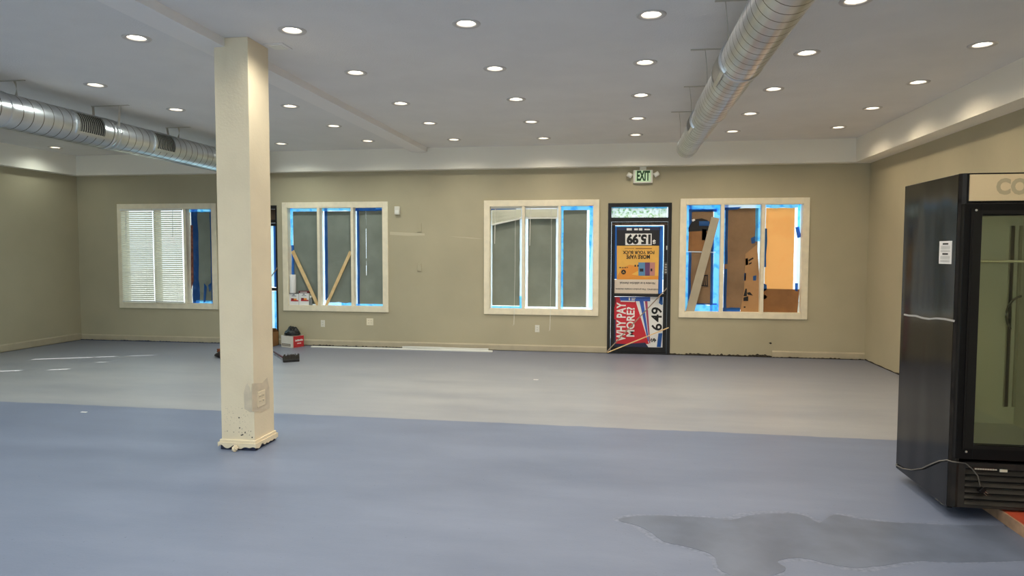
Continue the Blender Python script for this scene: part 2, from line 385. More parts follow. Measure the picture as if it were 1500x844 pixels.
# painted-over marks on the back wall
LIGHTER = mat('touch_up_paint', (200, 190, 162), .7)
MB().prism(pxpoly([(571, 339.5), (600, 341), (622, 342), (622, 345), (598, 345.5), (571, 344)], D-.001), (0, .0008, 0)).build('touch_up_streak', LIGHTER, wb)
MB().prism(pxpoly([(656, 346), (690, 348), (708, 350), (690, 349.5)], D-.001), (0, .0008, 0)).build('touch_up_streak', LIGHTER, wb)
MB().box((atY(597, 254, D).x, D-.004, 2.52), (atY(631, 288, D).x, D-.0005, ZS)).build('painted_panel', WALL, wb)
MB().prism(pxpoly([(1126, 502.5), (1129, 501.5), (1131, 503), (1129, 504.5)], D-.002), (0, .001, 0)).build('wall_scuff', GRIME, wb)

# ------------------------------------------------------------------ column
cx0, cx1, cy0, cy1 = -3.178, -2.890, 4.972, 5.285
col = struct(MB().box((cx0, cy0, .075), (cx1, cy1, ZC), bev=.004).build('column', COLM), 'square cream painted column with torn base trim standing free on the floor')
mb = MB()
mb.box((cx0-.012, cy0-.012, .058), (cx1+.012, cy1+.012, .082), bev=.004)
mb.build('base_cap', COLM, col)
# ragged lower moulding, four sides
def skirt(side):
    t = .022; pts = []
    n = 26
    L = cx1-cx0+2*t if side in 'fb' else cy1-cy0
    for k in range(n+1):
        s = k/n; zz = .014 + .040*max(0, noise.noise(Vector((s*6, ord(side), 2)))+.25)
        pts.append((s*L, zz))
    pts += [(L, .060), (0, .060)]
    out = []
    for a, z in pts:
        if side == 'f': out.append((cx0-t+a, cy0-t, z))
        if side == 'b': out.append((cx0-t+a, cy1+t, z))
        if side == 'l': out.append((cx0-t, cy0+a, z))
        if side == 'r': out.append((cx1+t, cy0+a, z))
    v = {'f': (0, t, 0), 'b': (0, -t, 0), 'l': (t, 0, 0), 'r': (-t, 0, 0)}[side]
    return out, v
mb = MB()
for s_ in 'fblr': mb.prism(*skirt(s_))
mb.build('base_moulding', COLM, col)
MB().box((cx0-.006, cy0-.006, 0), (cx1+.006, cy1+.006, .058)).build('base_core', mat('navy_core', (44, 50, 78), .8, var=.3, vscale=30), col)
# bare plaster patch wrapping the corner
pf = [(358, 599), (357, 576), (359.5, 566), (362.5, 561), (365.5, 567), (367.5, 575), (369.2, 563), (370.2, 604), (366, 604)]
MB().prism(pxpoly(pf, cy0-.0015), (0, .001, 0)).build('plaster_patch', PATCH, col)
pr = [at(u, v, 0, cx1+.0015) for u, v in [(369.4, 603), (369.0, 562), (384, 561), (391.5, 553), (394.5, 568), (395, 598), (383, 604)]]
MB().prism(pr, (-.001, 0, 0)).build('plaster_patch', PATCH, col)
mb = MB()
for k in range(70):
    u = 328+random.random()*40; v = 596+random.random()*42; s = .3+.5*random.random()*(1.4 if v > 625 else .6)
    mb.prism(pxpoly([(u-s, v), (u, v-s), (u+s, v), (u, v+s)], cy0-.001), (0, .0008, 0))
mb.build('paint_speckle', mat('speckle_grey', (168, 152, 130), .8), col)
mb = MB()
for u, v in ((351, 627), (353.5, 637.5), (359, 634), (369.3, 641), (355.5, 637), (350, 612)):
    mb.prism(pxpoly([(u-1.1, v), (u, v-1.2), (u+1.1, v), (u, v+1.3)], cy0-.0015), (0, .001, 0))
mb.build('paint_chip_marks', DARK, col)
# plaster crumb at the foot
cr = bmesh.new(); bmesh.ops.create_icosphere(cr, subdivisions=3, radius=1)
for v in cr.verts: v.co *= 1+.5*noise.noise(v.co*2.2)
q = atZ(347, 660, .0)
for v in cr.verts: v.co = Vector((v.co.x*.022, v.co.y*.02, max(-.9, v.co.z)*.026+.0234)) + Vector((q.x, cy0-.05, 0))
mb = MB(); mb.bm.free(); mb.bm = cr
tag(mb.build('plaster_crumb', COLM), 'pale crumb of torn plaster on the floor at the column foot', 'plaster crumb')

# ------------------------------------------------------------------ outlets, plates, sensor
def outlet(label, c, normal, w=.072, h=.117, kind='outlet', m=WHITE, name='wall_outlet'):
    t = thing(name, label, kind, c)
    M = Matrix.Translation(c) @ (Matrix.Rotation(0, 4, 'Z') if normal == 'y' else Matrix.Rotation(math.pi/2, 4, 'Z'))
    mb = MB().box((-w/2, -.006, -h/2), (w/2, 0, h/2), M, bev=.002); mb.build('cover_plate', m, t)
    n = 2 if w > .1 else 1
    for i in range(n):
        ox = (i-(n-1)/2)*.046
        for sz in (-1, 1):
            rc = MB().box((ox-.017, -.0085, sz*.02-.0145), (ox+.017, -.004, sz*.02+.0145), M, bev=.003).build('receptacle', m, t)
            MB().box((ox-.009, -.0092, sz*.02-.003), (ox-.006, -.008, sz*.02+.008), M).box((ox+.006, -.0092, sz*.02-.003), (ox+.009, -.008, sz*.02+.008), M).build('slots', DARK, rc)
    return t
outlet('narrow white wall outlet below the window with leaning pine braces', atY(473, 474, D), 'y')
outlet('narrow white wall outlet under the window with raised blinds', atY(787, 481.5, D), 'y')
outlet('wide cream double outlet plate on wall near the window with braces', atY(542, 471.5, D), 'y', .118, .117, m=TRIM)
q = at(382, 584, 0, cx1); outlet('cream double outlet plate on the side of the column', Vector((cx1, q.y+.002, q.z)), 'x', .118, .125, m=COLM)
def blank(label, u0, v0, u1, v1, m=WALL, t=.012):
    x0, x1, z0, z1 = pxrect(u0, v0, u1, v1, D)
    o = thing('blank_plate', label, 'wall plate', ((x0+x1)/2, D, (z0+z1)/2))
    MB().box((x0, D-t, z0), (x1, D, z1), bev=.003).build('plate', m, o)
    MB().box(((x0+x1)/2-.004, D-t-.002, (z0+z1)/2+.03), ((x0+x1)/2+.004, D-t+.001, (z0+z1)/2+.038)).build('screw', m, o)
blank('blank wall plate painted like the wall, level with window upper part', 612, 327, 617.5, 340)
blank('blank wall plate painted like the wall, lower of the pair between windows', 612, 385.5, 617.5, 397.5)
x0, x1, z0, z1 = pxrect(579, 302.5, 586.5, 314.5, D)
t = thing('motion_sensor', 'small cream motion sensor box high on the wall beside the braced window', 'motion sensor', ((x0+x1)/2, D, z0))
MB().box((x0, D-.05, z0), (x1, D, z1), bev=.006).build('housing', WHITE, t)
MB().box((x0+.012, D-.054, z0+.02), (x1-.012, D-.046, z0+.07), bev=.004).build('sensor_lens', WHITEW, t)
# ceiling hatch
t = thing('ceiling_vent', 'small square ceiling plate beside the column head', 'ceiling vent', (-2.78, 5.24, ZC))
MB().box((-2.865, 5.155, ZC-.008), (-2.695, 5.325, ZC), bev=.003).build('frame', CEIL, t)
MB().box((-2.835, 5.185, ZC-.012), (-2.725, 5.295, ZC-.006), bev=.002).build('plate', WHITEW, t)

# ------------------------------------------------------------------ exit sign
ye = D-.055
x0, x1, z0, z1 = pxrect(927.6, 249.2, 956.2, 268.2, ye)
t = thing('exit_sign', 'white emergency exit sign with green letters and two lamp heads above the poster door', 'exit sign', ((x0+x1)/2, D, z0))
MB().box((x0, ye, z0), (x1, D, z1), bev=.008).build('housing', WHITE, t)
MB().box((x0+.035, ye-.002, z0+.022), (x1-.03, ye+.002, z1-.008)).build('face_panel', mat('exit_face', (196, 222, 184), .4, emit=(190, 225, 180), estr=.22), t)
letters('lettering', 'EXIT', pxrect(932.9, 250.2, 952.0, 264.8, ye-.004), ye-.004, GREEN, t, bold=.045)
MB().box(((x0+x1)/2-.05, ye+.01, z1-.002), ((x0+x1)/2+.05, D-.005, ZS)).build('mount', WHITE, t)
for u, v, a in ((922.4, 256.8, -32), (961.8, 255.4, 32)):
    c = atY(u, v, ye-.01); M = Matrix.Translation(c) @ Matrix.Rotation(math.radians(-a), 4, 'Y')
    lh = MB().box((-.04, -.03, -.034), (.04, .045, .034), M, bev=.012).build('lamp_head', WHITE, t)
    MB().lathe([(.0005, -.034), (.022, -.033), (.026, -.029)], (0, 0, 0), 20, 'Y').build('lamp_lens', WHITEW, None, True)
    o = bpy.data.objects['lamp_lens'] if 'lamp_lens' in bpy.data.objects else None
    o.data.transform(M); o.name = 'bulb_lens'; o.parent = lh
    xm = x0 if a < 0 else x1
    MB().tube([(xm, ye+.02, c.z+.01), (c.x, ye+.02, c.z)], .014, 10).build('arm', WHITE, t)

# ------------------------------------------------------------------ windows
YG, YP = D+.100, D+.092        # glass, paper, tape
MULL = [[(226.2, 229.6), (269.5, 273.3)], [(464.8, 468.9), (513.9, 517.9)], [(764.2, 768.3), (817.2, 821.2)], [(1055, 1060.2), (1114.6, 1119.8)]]
panes = []
for k, (a, b) in enumerate(WINS):
    mb = MB(); o0, o1, z0, z1 = a, b, WZ0, WZ1
    for q in ((o0, z0, o0+CW, z1), (o1-CW, z0, o1, z1), (o0+CW, z0, o1-CW, z0+CW), (o0+CW, z1-CW, o1-CW, z1)):
        mb.box((q[0], D-.022, q[1]), (q[2], D, q[3]), bev=.003)
    i0, i1, j0, j1 = a+CW, b-CW, z0+CW, z1-CW
    w = struct(mb.build(f'window_{k+1}', TRIM))
    fr = MB()      # reveal boards and thin sash round the glass
    for q in ((i0, j0, i0+.012, j1), (i1-.012, j0, i1, j1), (i0, j0, i1, j0+.012), (i0, j1-.012, i1, j1)): fr.box((q[0], D-.02, q[1]), (q[2], D+.155, q[3]))
    fr.build('window_frame', TRIM, w)
    xs = [i0+.012]
    for (u0, u1) in MULL[k]:
        x0, x1 = atY(u0, 378, D-.015).x, atY(u1, 378, D-.015).x
        MB().box((x0, D-.015, j0+.012), (x1, D+.13, j1-.012), bev=.002).build('mullion', TRIM, w); xs += [x0, x1]
    xs.append(i1-.012)
    for n in range(3):
        MB().box((xs[2*n], YG, j0+.012), (xs[2*n+1], YG+.004, j1-.012)).build('pane', GLASS, w); panes.append((k+1, xs[2*n], xs[2*n+1]))
PZ0, PZ1 = WZ0+CW+.012, WZ1-CW-.012
def pane(k, n): return panes[(k-1)*3+n][1:]

def cover(label, k, n, m, ins=(0, 0, 0, 0), tapes=(), paper_poly=None, marks=None, name='window_paper', slit=None):
    """paper taped over one pane; ins = gap left, right, bottom, top in metres; tapes = list of (side, width, depth in, material, s0, s1)"""
    a, b = pane(k, n); x0, x1, z0, z1 = a+ins[0], b-ins[1], PZ0+ins[2], PZ1-ins[3]
    mb = MB()
    if paper_poly: mb.poly(paper_poly)
    else:
        cols = [(x0, x1)]
        if slit: cols = [(x0, slit[0]), (slit[1], x1)]
        for c0, c1 in cols:
            nz = 14
            L_ = [Vector((c0+.004*noise.noise(Vector((k*3+n, i*.7, 0))), YP+.004*noise.noise(Vector((k, n+5, i*.6))), z0+(z1-z0)*i/nz)) for i in range(nz+1)]
            R_ = [Vector((c1+.004*noise.noise(Vector((k*5+n, i*.7, 9))), YP+.004*noise.noise(Vector((k+7, n, i*.6))), z0+(z1-z0)*i/nz)) for i in range(nz+1)]
            for i in range(nz): mb.poly([L_[i], R_[i], R_[i+1], L_[i+1]])
        if slit:
            for (s0, s1) in slit[2]: mb.poly([(slit[0], YP, s0), (slit[1], YP, s0), (slit[1], YP, s1), (slit[0], YP, s1)])
        bmesh.ops.remove_doubles(mb.bm, verts=mb.bm.verts[:], dist=.0005)
    o = tag(mb.build(name, m, None, recalc=False), label, 'paper sheet', None)
    for ti, (side, w, inn, tm, s0, s1) in enumerate(tapes):
        t = MB(); N = 12; YT = YP-.0015-.0009*ti
        for i in range(N):
            f0, f1 = s0+(s1-s0)*i/N, s0+(s1-s0)*(i+1)/N
            g = lambda f: inn + .006*noise.noise(Vector((f*7, k*3+n, ord(side[0]))))
            h = lambda f: w*(1+.25*noise.noise(Vector((f*5, k+n*2, ord(side[0])+3))))
            if side in 'lr':
                q0, q1 = PZ0+f0*(PZ1-PZ0), PZ0+f1*(PZ1-PZ0)
                e = (lambda d: a+d) if side == 'l' else (lambda d: b-d)
                t.poly([(e(g(f0)), YT, q0), (e(g(f0)+h(f0)), YT, q0), (e(g(f1)+h(f1)), YT, q1), (e(g(f1)), YT, q1)])
            else:
                q0, q1 = a+f0*(b-a), a+f1*(b-a)
                e = (lambda d: PZ0+d) if side == 'b' else (lambda d: PZ1-d)
                t.poly([(q0, YT, e(g(f0))), (q1, YT, e(g(f1))), (q1, YT, e(g(f1)+h(f1))), (q0, YT, e(g(f0)+h(f0)))])
        bmesh.ops.remove_doubles(t.bm, verts=t.bm.verts[:], dist=.0005)
        t.build('tape_strip', tm, o, recalc=False)
    for nm, mm, polys in (marks or ()):
        q = MB()
        for pi_, p in enumerate(polys): q.poly(pxpoly(p, YP-.0095-.0007*pi_))
        q.build(nm, mm, o, recalc=False)
    return o

# window 1: two lowered blinds, third pane blue taped
SLAT = translucent('blind_slat', (232, 230, 214), (96, 98, 90))
def blind(name, label, x0, x1, ztop, zbot, yb, open_z0=None, tilt=62, cordlen=0, wand=None, slant=0, slats=None):
    o = thing(name, label, 'window blind', ((x0+x1)/2, yb, ztop))
    MB().box((x0, yb-.018, ztop-.035), (x1, yb+.018, ztop), bev=.003).build('headrail', WHITEW, o)
    mb = MB(); n = slats; w = .035 if n > 30 else .030
    for i in range(n):
        z = ztop-.045-(ztop-.045-zbot-.03)*(i+.5)/n
        dz = lambda s: 0 if not slant else -slant*(1-s)*(i+1)/n
        th = math.radians(tilt+random.uniform(-3, 3)); cy, cz = math.cos(th)*w/2, math.sin(th)*w/2
        P = [(x0+.004, yb-cy, z-cz+dz(0)), (x1-.004, yb-cy, z-cz+dz(1)), (x1-.004, yb, z+.002+dz(1)), (x0+.004, yb, z+.002+dz(0)), (x1-.004, yb+cy, z+cz+dz(1)), (x0+.004, yb+cy, z+cz+dz(0))]
        mb.poly([P[0], P[1], P[2], P[3]]); mb.poly([P[3], P[2], P[4], P[5]])
    mb.build('slats', SLAT, o, recalc=False)
    M = Matrix.Identity(4)
    if slant:
        ang = math.atan2(slant, x1-x0); M = Matrix.Translation((x1, 0, zbot+.012)) @ Matrix.Rotation(-ang, 4, 'Y') @ Matrix.Translation((-x1, 0, -zbot-.012))
    MB().box((x0+.003, yb-.013, zbot), (x1-.003, yb+.013, zbot+.024), M, bev=.004).build('bottom_rail', WHITEW, o)
    if wand: MB().tube([(wand[0], yb-.026, ztop-.03), (wand[0]-.008, yb-.03, wand[1])], .0045, 8).build('wand', WHITEW, o)
    if cordlen:
        xc, ze = cordlen
        MB().tube([(xc, yb-.03, ztop-.03), (xc-.003, yb-.032, (ztop+ze)/2), (xc-.01, D-.045, PZ0), (xc-.02, D-.04, ze+.03), (xc-.03, D-.04, ze), (xc-.012, D-.04, ze+.02), (xc+.0, D-.045, PZ0)], .0022, 6).build('pull_cord', WHITEW, o)
    mb = MB()
    for f in (.2, .8):
        xx = x0+(x1-x0)*f
        mb.tube([(xx, yb-.02, ztop-.04), (xx, yb-.02, zbot+.02-(slant*(1-f)))], .0015, 5)
    mb.build('ladder_cord', WHITEW, o)
    return o
a0, b0 = pane(1, 0); a1, b1 = pane(1, 1)
YBL = D-.040
blind('window_blind', 'lowered white slatted blind nearest the room corner', atY(178, 370, YBL).x, atY(224.7, 370, YBL).x, PZ1+.008, PZ0+.012, YBL, slats=44, tilt=58, wand=(a0+.11, 1.75))
blind('window_blind', 'lowered white slatted blind between another blind and a blue taped pane', atY(225.3, 370, YBL).x, atY(267.8, 370, YBL).x, PZ1+.008, PZ0+.012, YBL, slats=44, tilt=54, wand=(b1-.16, 1.85))
cover('grey paper edged with wide blue tape beside the lowered blinds', 1, 2, GREYP, (.03, .02, .03, .04),
      [('l', .13, .03, TAPEB, 0, 1), ('r', .09, .0, TAPEB, 0, 1), ('t', .05, 0, TAPEL, 0, 1), ('b', .05, .0, TAPEL, .2, 1)],
      marks=[('rust_streak', mat('rust', (150, 90, 72), .8, var=.3, vscale=20), [[(279, 330), (282.5, 330), (283.5, 412), (280, 425)]]),
             ('blue_smear', TAPEB, [[(299, 415), (303, 420), (301, 442), (298, 444)], [(305, 418), (309, 414), (309.5, 424), (307, 428)]])])

# window 2: grey papers, pine braces, boxes on the sill
sx = atY(536.5, 370, YP).x
cover('grey paper on the pane behind boxes and a paper roll', 2, 0, GREYP, (.045, .004, .01, .05), [('l', .05, .01, TAPEB, .0, .62), ('l', .045, .0, TAPEL, .62, 1), ('t', .05, .0, TAPEL, 0, 1)])
cover('grey paper on the middle pane with a pine brace leaning before it', 2, 1, GREYP, (.05, .01, .04, .05), [('l', .055, .035, TAPEB, .05, 1), ('l', .03, .0, TAPEW, 0, .95), ('t', .045, .0, TAPEL, 0, 1), ('b', .045, .0, TAPEL, .25, 1), ('b', .05, .0, TAPEW, 0, .6)],
      marks=[('tape_scrap', TAPEW, [[(477, 441), (482, 434), (483, 447), (476, 447)]])])
cover('grey paper pane with a thin bright slit beside the motion sensor', 2, 2, GREYP, (.04, .008, .03, .045), [('l', .045, .02, TAPEB, 0, 1), ('l', .02, .0, TAPEW, 0, 1), ('t', .05, .0, TAPEB, 0, 1), ('t', .02, .0, TAPEL, .7, 1), ('b', .03, .0, TAPEL, 0, 1)],
      slit=(sx-.003, sx+.003, [(PZ0+.03, 1.20), (1.37, 1.49), (1.99, PZ1-.045)]))
# window 3: raised blinds, plain grey paper
cover('greyish green paper under the slanting raised blind', 3, 0, GREYP2, (.02, .04, .04, .05), [('r', .05, .0, TAPEW, .1, 1), ('r', .05, .0, TAPEL, 0, .12), ('b', .03, .0, TAPEL, 0, 1), ('l', .02, .0, TAPEW, 0, 1), ('t', .06, .0, TAPEB, 0, .8)])
cover('greyish green paper under the level raised blind', 3, 1, GREYP2, (.04, .04, .03, .05), [('l', .03, .0, TAPEW, 0, 1), ('r', .04, .0, TAPEW, 0, 1), ('b', .025, .0, TAPEW, 0, 1)])
cover('greyish green paper framed in pale blue tape beside the poster door', 3, 2, GREYP2, (.03, .10, .03, .06), [('l', .035, .0, TAPEL, 0, 1), ('r', .06, .0, TAPEL, 0, 1), ('t', .06, .0, TAPEL, 0, 1), ('b', .03, .0, TAPEW, 0, 1)],
      marks=[('torn_edge', TAPEW, [[(861, 453), (868.5, 453), (868.3, 395), (867.8, 335), (865.3, 380), (862.3, 425)]])])
a0, b0 = pane(3, 0); a1, b1 = pane(3, 1)
blind('window_blind', 'raised white blind hanging crooked at the window beside the poster door', a0+.01, b0-.008, PZ1, PZ1-.20, D+.03, tilt=40, slats=10, slant=.11, wand=(a0+.085, PZ1-.60), cordlen=(atY(755, 330, D).x, atY(752, 477, D).z))
blind('window_blind', 'raised white blind hanging level at the window beside the poster door', a1+.004, b1-.01, PZ1, PZ1-.20, D+.03, tilt=40, slats=10, wand=(a1+.09, PZ1-.63), cordlen=(atY(808, 330, D).x, atY(813, 485, D).z))
# window 4: brown papers
cover('brown kraft paper with a dark printed arc behind the leaning plank', 4, 0, KRAFT, (.06, .10, .10, .07), [('l', .05, .0, TAPEL, 0, 1), ('l', .045, .045, TAPEB, 0, 1), ('r', .085, .0, TAPEL, 0, 1), ('r', .04, .085, TAPEB, 0, .8), ('t', .065, .0, TAPEL, 0, 1), ('t', .04, .06, TAPEB, .08, .9), ('b', .10, .0, TAPEL, .24, 1), ('b', .02, .10, TAPEB, .1, .95)],
      marks=[('printed_arc', INK, [[(1008.5, 333.5), (1013, 326), (1020, 321), (1028, 320), (1036, 322.5), (1040, 326), (1039.5, 338), (1008.5, 339.5)]]),
             ('darker_flap', KRAFT2, [[(1009, 339.5), (1039.5, 338), (1039, 368), (1008, 368)]]),
             ('white_seam', TAPEW, [[(1006, 368), (1048, 369), (1048, 370.5), (1006, 369.5)]]),
             ('tape_scrap', TAPEB, [[(1028.5, 336), (1035, 336), (1034.5, 352), (1028, 352)], [(1024, 324), (1039, 324), (1039, 331), (1024, 331)]]),
             ('printed_square', INK, [[(1025, 409), (1028.5, 403), (1037, 402.5), (1037, 420), (1024.5, 419)]]),
             ('torn_scrap', PWHITE, [[(1013, 322), (1017, 320.5), (1018.5, 323), (1015, 325)]])])
o = bpy.data.objects['printed_square']
q = MB()
for s in range(4):
    q.poly(pxpoly([(1026+s*2.8, 418), (1027+s*2.8, 418), (1030.5+s*1.7, 404.5), (1029.7+s*1.7, 404.5)], YP-.0115))
q.build('print_strokes', KRAFT, o.parent, recalc=False)
cover('brown kraft paper with dark printed marks on the middle pane near the fridge', 4, 1, KRAFT, (.03, .03, .03, .05), [('l', .05, .02, TAPEB, 0, 1), ('l', .03, .0, TAPEL, .45, 1), ('r', .07, .0, TAPEL, .66, 1), ('r', .03, .0, TAPEW, 0, .66), ('t', .05, .0, TAPEW, 0, 1), ('b', .06, .0, TAPEB, .0, .5)],
      marks=[('card_strip', mat('card_strip', (186, 142, 96), .85, var=.06), [[(1092, 372), (1109, 358), (1112, 400), (1111, 458), (1084, 458.5), (1090, 425)]]),
             ('dark_blue_corner', TAPEB, [[(1061.5, 304), (1087, 303), (1080, 307), (1061.5, 308)]]),
             ('tape_scrap', TAPEB, [[(1090.5, 400), (1093, 400), (1092.5, 411), (1090, 411)], [(1103, 404.5), (1108, 403.5), (1107.5, 411), (1103, 411)], [(1100, 349), (1106, 346), (1106, 356), (1101, 357)]]),
             ('printed_marks', INK, [[(1092, 379), (1095.5, 378), (1096, 388), (1092, 389)], [(1096, 381), (1103, 377), (1104, 379), (1097, 383)], [(1097, 386), (1101, 384), (1101, 386), (1097, 388)],
                                     [(1089, 434), (1092, 423), (1094, 423), (1094, 434)], [(1089, 436), (1096, 434), (1096, 441), (1089, 441)], [(1094, 429), (1098.5, 428), (1103, 433), (1096, 432)], [(1089.5, 449), (1092, 449), (1092, 451), (1089.5, 451)]])])
cover('glowing amber paper over a brown card on the pane closest to the fridge', 4, 2, ORANGE, (.03, .09, .35, .05), [('t', .05, .0, TAPEL, 0, 1), ('r', .05, .0, TAPEW, .1, 1), ('r', .035, .01, TAPEL, .72, 1), ('l', .05, .0, TAPEB, .42, .78), ('l', .03, .0, TAPEW, .78, 1), ('l', .03, .0, TAPEW, .22, .42)],
      marks=[('brown_card', KRAFT2, [[(1117.5, 423), (1171, 424), (1168, 459), (1117, 458)]]),
             ('tape_scrap', TAPEB, [[(1117.5, 415), (1123, 417), (1123.5, 424), (1117.5, 428)], [(1164.5, 415), (1169, 415), (1168.5, 427), (1164.5, 426)], [(1165, 333), (1170, 332), (1174, 347), (1168, 349)]]),
             ('torn_scrap', PWHITE, [[(1117.5, 436), (1120, 431), (1124, 435), (1121, 438), (1117.5, 439)]])])

# things on and in the windows
def plank(name, label, pts_bottom, pts_top, yb, yt, th, m):
    """board leaning between two measured edges"""
    (u0, v0), (u1, v1) = pts_bottom; (u2, v2), (u3, v3) = pts_top
    P = [atY(u0, v0, yb), atY(u1, v1, yb), atY(u3, v3, yt), atY(u2, v2, yt)]
    return tag(MB().prism(P, (0, th, 0)).build(name, m), label, 'wooden plank' if 'plank' in name else 'wooden brace')
plank('wooden_brace', 'pine brace leaning over the pane with boxes and paper roll', [(463.3, 448), (467.4, 447)], [(426.2, 369), (430.2, 366.5)], D+.02, D+.05, .02, PINE)
plank('wooden_brace', 'pine brace leaning across the middle pane of the braced window', [(475.6, 447.5), (479.8, 447.5)], [(511.6, 367.5), (515.6, 369.5)], D+.02, D+.05, .02, PINE)
plank('wooden_plank', 'long greyish painted plank leaning across the brown papered window', [(1004.2, 457.0), (1017, 457.0)], [(1042.5, 317.5), (1054, 320)], D+.005, D+.02, .018, GREYPLANK)
SILL = WZ0+CW+.012
def carton(label, u0, u1, vt, yb, dp, lid):
    x0, x1 = atY(u0, 440, yb).x, atY(u1, 440, yb).x; zt = atY((u0+u1)/2, vt, yb).z
    t = thing('paint_carton', label, 'small box', ((x0+x1)/2, yb, SILL), None)
    MB().box((x0, yb, SILL), (x1, yb+dp, zt), bev=.002).build('carton', PWHITE, t)
    w = x1-x0; h = zt-SILL
    MB().box((x0+w*.2, yb-.0015, SILL+h*.33), (x1-w*.02, yb-.0003, SILL+h*.44)).build('red_band', RED, t)
    MB().box((x0+w*.22, yb-.001, SILL+h*.44), (x0+w*.5, yb-.0002, SILL+h*.60)).build('dark_square', PDRED, t)
    MB().box((x0+w*.5, yb-.001, SILL+h*.44), (x0+w*.80, yb-.0002, SILL+h*.58)).build('orange_square', PORG, t)
    MB().box((x0+w*.3, yb-.001, SILL+h*.78), (x0+w*.75, yb-.0002, SILL+h*.82)).box((x0+w*.4, yb-.001, SILL+h*.88), (x0+w*.6, yb-.0002, SILL+h*.94)).build('print_lines', PNAVY, t)
    if lid:
        l = MB().box((x0-.004, yb-.004, zt), (x1+.004, yb+dp, zt+.035), bev=.003).build('lid', MAROON, t)
        MB().box((x0+w*.15, yb-.006, zt+.012), (x1-w*.15, yb-.0045, zt+.022)).build('lid_print', PWHITE, l)
    else:
        l = MB().box((x0-.002, yb-.003, zt), (x1+.002, yb+dp, zt+.012), bev=.003).build('lid', mat('lid_grey', (92, 82, 78), .5), t)
    return x0, x1, zt
bx = carton('white and red box under the paper roll on the window sill', 423.4, 437.4, 430.5, D+.006, .06, False)
carton('white and red box with maroon lid beside the small bottle', 438.0, 452.2, 429.5, D+.006, .06, True)
c = atY(429.2, 430, D+.035); zt = bx[2]+.012; tz = atY(429, 402.5, D+.035).z
t = tag(MB().lathe([(.052, 0), (.054, .005), (.054, tz-zt-.003), (.052, tz-zt), (.02, tz-zt), (.02, tz-zt-.03)], (c.x, D+.034, zt), 28).build('paper_roll', PWHITE, None, True), 'upright white paper roll standing on a small box in the window', 'paper roll')
c = atY(455.2, 440, D+.03)
t = thing('small_bottle', 'small grey bottle beside the red and white boxes on the sill', 'bottle', (c.x, D+.03, SILL))
h = atY(455, 433.5, D+.03).z-SILL
MB().lathe([(.0005, 0), (.026, 0), (.028, .005), (.028, h*.55), (.012, h*.75), (.012, h*.82)], (c.x, D+.032, SILL), 20).build('body', mat('bottle_grey', (120, 124, 124), .3), t, True)
MB().lathe([(.014, h*.80), (.014, h), (.0005, h)], (c.x, D+.032, SILL), 18).build('cap', WHITEW, t, True)

# ------------------------------------------------------------------ doors
YD = D+.05
def storefront(n, x0, x1, ztop, ztr0, ztr1, zleaf, zmid0, zmid1, zbot, j=.05, s=.055):
    mb = MB()
    mb.box((x0, D-.012, 0), (x0+j, D+.15, ztop)).box((x1-j, D-.012, 0), (x1, D+.15, ztop)).box((x0+j, D-.012, ztr1), (x1-j, D+.15, ztop)).box((x0+j, D-.012, zleaf+.006), (x1-j, D+.15, ztr0)).box((x0+j, D-.01, 0), (x1-j, D+.15, .012))
    d = struct(mb.build(f'door_{n}', BLACK))
    MB().box((x0+j, YG, ztr0), (x1-j, YG+.005, ztr1)).build('transom_glass', GLASS, d)
    lf = MB(); a, b = x0+j+.004, x1-j-.004
    lf.box((a, YD-.02, .014), (a+s, YD+.025, zleaf)).box((b-s, YD-.02, .014), (b, YD+.025, zleaf)).box((a+s, YD-.02, zleaf-.045), (b-s, YD+.025, zleaf)).box((a+s, YD-.02, .014), (b-s, YD+.025, zbot)).box((a+s, YD-.02, zmid0), (b-s, YD+.025, zmid1))
    lf = lf.build('door_leaf', BLACK, d)
    MB().box((a+s, YD+.004, zmid1), (b-s, YD+.009, zleaf-.045)).build('glass_pane', GLASS, lf)
    MB().box((a+s, YD+.004, zbot), (b-s, YD+.009, zmid0)).build('glass_pane', GLASS, lf)
    # push bar
    zb = (zmid0+zmid1)/2
    MB().box((a+.02, YD-.055, zb-.014), (b-.02, YD-.035, zb+.014), bev=.004).box((a+.02, YD-.04, zb-.02), (a+.05, YD-.02, zb+.02)).box((b-.05, YD-.04, zb-.02), (b-.02, YD-.02, zb+.02)).build('push_bar', BLACK, lf)
    return d, lf, (a+s, b-s)
zz = lambda v, u=935: atY(u, v, D).z
x0, x1, zt = DOORS[1]
d1, lf1, g1 = storefront(1, x0, x1, zt, zz(318.8), zz(303), zz(325), zz(434.8), zz(430.3), zz(509))
x0, x1, zt = DOORS[0]
zq = lambda v: atY(400, v, D).z
d2, lf2, g2 = storefront(2, x0, x1, zt, zq(322), zq(306), zq(327), zq(426), zq(422), .07, .022, .022)
MB().box((g1[0]-.05, YD-.028, zz(330.0)), (g1[1]+.055, YD-.02, zz(326.5))).build('hinge_rail', mat('worn_bronze', (120, 96, 76), .5, metal=.4, var=.4, vscale=30), lf1)
MB().box((.70, YD-.03, zz(366)), (.715, YD-.02, zz(360))).build('lock_cylinder', WHITE, lf1)
x0, x1, z0, z1 = pxrect(973.2, 384, 977.4, 402, YD-.022)
pl = MB().box((x0, YD-.023, z0), (x1, YD-.0205, z1)).build('stile_label', mat('label_dark', (70, 64, 60), .5), lf1)
mb = MB()
for k in range(4): mb.box((x0+.008, YD-.0245, z0+.02+k*.04), (x1-.008, YD-.0232, z0+.045+k*.04))
mb.build('label_print', mat('label_pale', (170, 162, 152), .5), lf1)
